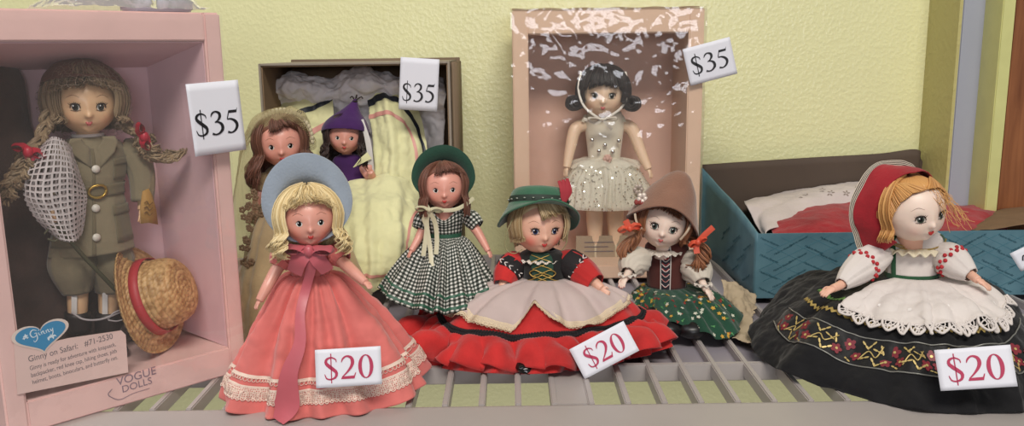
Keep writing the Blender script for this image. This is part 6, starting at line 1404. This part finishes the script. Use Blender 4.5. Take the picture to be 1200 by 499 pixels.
# straw hat
hp = Q3(171, 350, 3.0); t = thing('straw_hat', 'woven straw hat with red ribbon leaning beside the khaki jacket doll', 'hat', tuple(hp))
ax = Vector((.94, -.02, .30)).normalized(); side = ax.cross(Vector((0, 0, 1))).normalized(); upv = side.cross(ax).normalized(); rl = 0
MM = Matrix((side, upv, ax)).transposed().to_4x4()
prof = cat(np.array([(.05, 2.75), (1.0, 2.72), (1.75, 2.5), (2.1, 1.9), (2.2, 1.1), (2.3, .35), (2.55, .12), (3.0, 0), (3.5, -.02), (3.75, .05)]), 150)
c = np.concatenate([[0], np.cumsum(np.linalg.norm(np.diff(prof, axis=0), axis=1))]); nu = 420; ph = np.linspace(0, 2 * PI, nu, endpoint=False); T = np.gradient(prof, axis=0); T /= np.linalg.norm(T, axis=1)[:, None]; Np = np.stack([T[:, 1], -T[:, 0]], 1) * -1
rows = []; w_ = .36
for i in range(150):
    f = c[i] / w_; row = int(f); ff_ = f - row; k_ = max(10, int(2 * PI * max(prof[i, 0], .4) / .34))
    h = .085 * abs(math.sin(PI * ff_)) ** .6 + .05 * np.abs(np.sin(k_ / 2 * ph + (1.1 if row % 2 else 0) + (ff_ - .5) * 2.2)) ** .7 - .03
    rad = prof[i, 0] + Np[i, 0] * h; z = prof[i, 1] + Np[i, 1] * h
    egg = 1 + .03 * np.sin(2 * ph + 1)
    rows.append(np.stack([np.cos(ph) * rad * egg, np.sin(ph) * rad * egg, z + (prof[i, 0] > 2.4) * .22 * np.sin(2 * ph + .6) * (prof[i, 0] - 2.4)], -1))
mb = MB(MM); mb.grid(np.array(rows), closed=True)
k = NT('straw'); k.P(Base_Color=k.mix(k.ramp(k.noise(260, detail=2), .35, .65), lin('#cfa873'), lin('#9c7443')), Roughness=.5, Normal=k.bump(k.noise(900), .3, .0005)); hatb = mb.build('woven_straw', k.m, t, solid=.08, weld=True)
mb = MB(MM); A = np.array([np.stack([np.cos(ph) * q, np.sin(ph) * q, z + 0 * ph], -1) for q, z in ((2.56, .42), (2.52, .68), (2.46, 1.0))]); mb.grid(A, closed=True); mb.build('ribbon_band', plain('red_ribbon', '#ad2b33', .5, bump=.3, bscale=300), t, solid=.04)
price(254, 138, 53.55, 3.3, 4.45, 3, '$35', M_inkK, 'white price tag reading $35 in black, on the right edge of the pink window box', yaw=40, hgt=.32, dy=-.3, tilt=0)
price(491, 99, 75.6, 3.38, 4.55, -4.5, '$35', M_inkK, 'white price tag reading $35 in black, at the top of the grey shoe box', yaw=2, hgt=.34, dy=-.7)
price(832, 72, 76.45, 4.25, 3.3, 14, '$35', M_inkK, 'white price tag reading $35 in black, tilted on the peach window box', yaw=0, hgt=.48)
tpk = price(408.5, 430, 46.9, 3.75, 2.2, 0, '$20', M_inkR, 'white price tag reading $20 in red, on the coral pink dress', yaw=8, tilt=14, hgt=.6)
tpr = price(708, 410, 52.9, 4.0, 2.15, 28, '$20', M_inkR, 'white price tag reading $20 in red, tilted on the red frilled skirt', yaw=-4, tilt=18, hgt=.6)
price(1143, 431, 45.6, 3.95, 2.3, 9, '$20', M_inkR, 'white price tag reading $20 in red, on the black embroidered skirt', yaw=-16, tilt=20, hgt=.6)
for o in SC.objects:
    if o.parent is None and o.get('category') == 'doll': o['group'] = 'dolls for sale on the shelf'
    if o.parent is None and o.name.startswith('display_box'): o['group'] = 'window boxes'
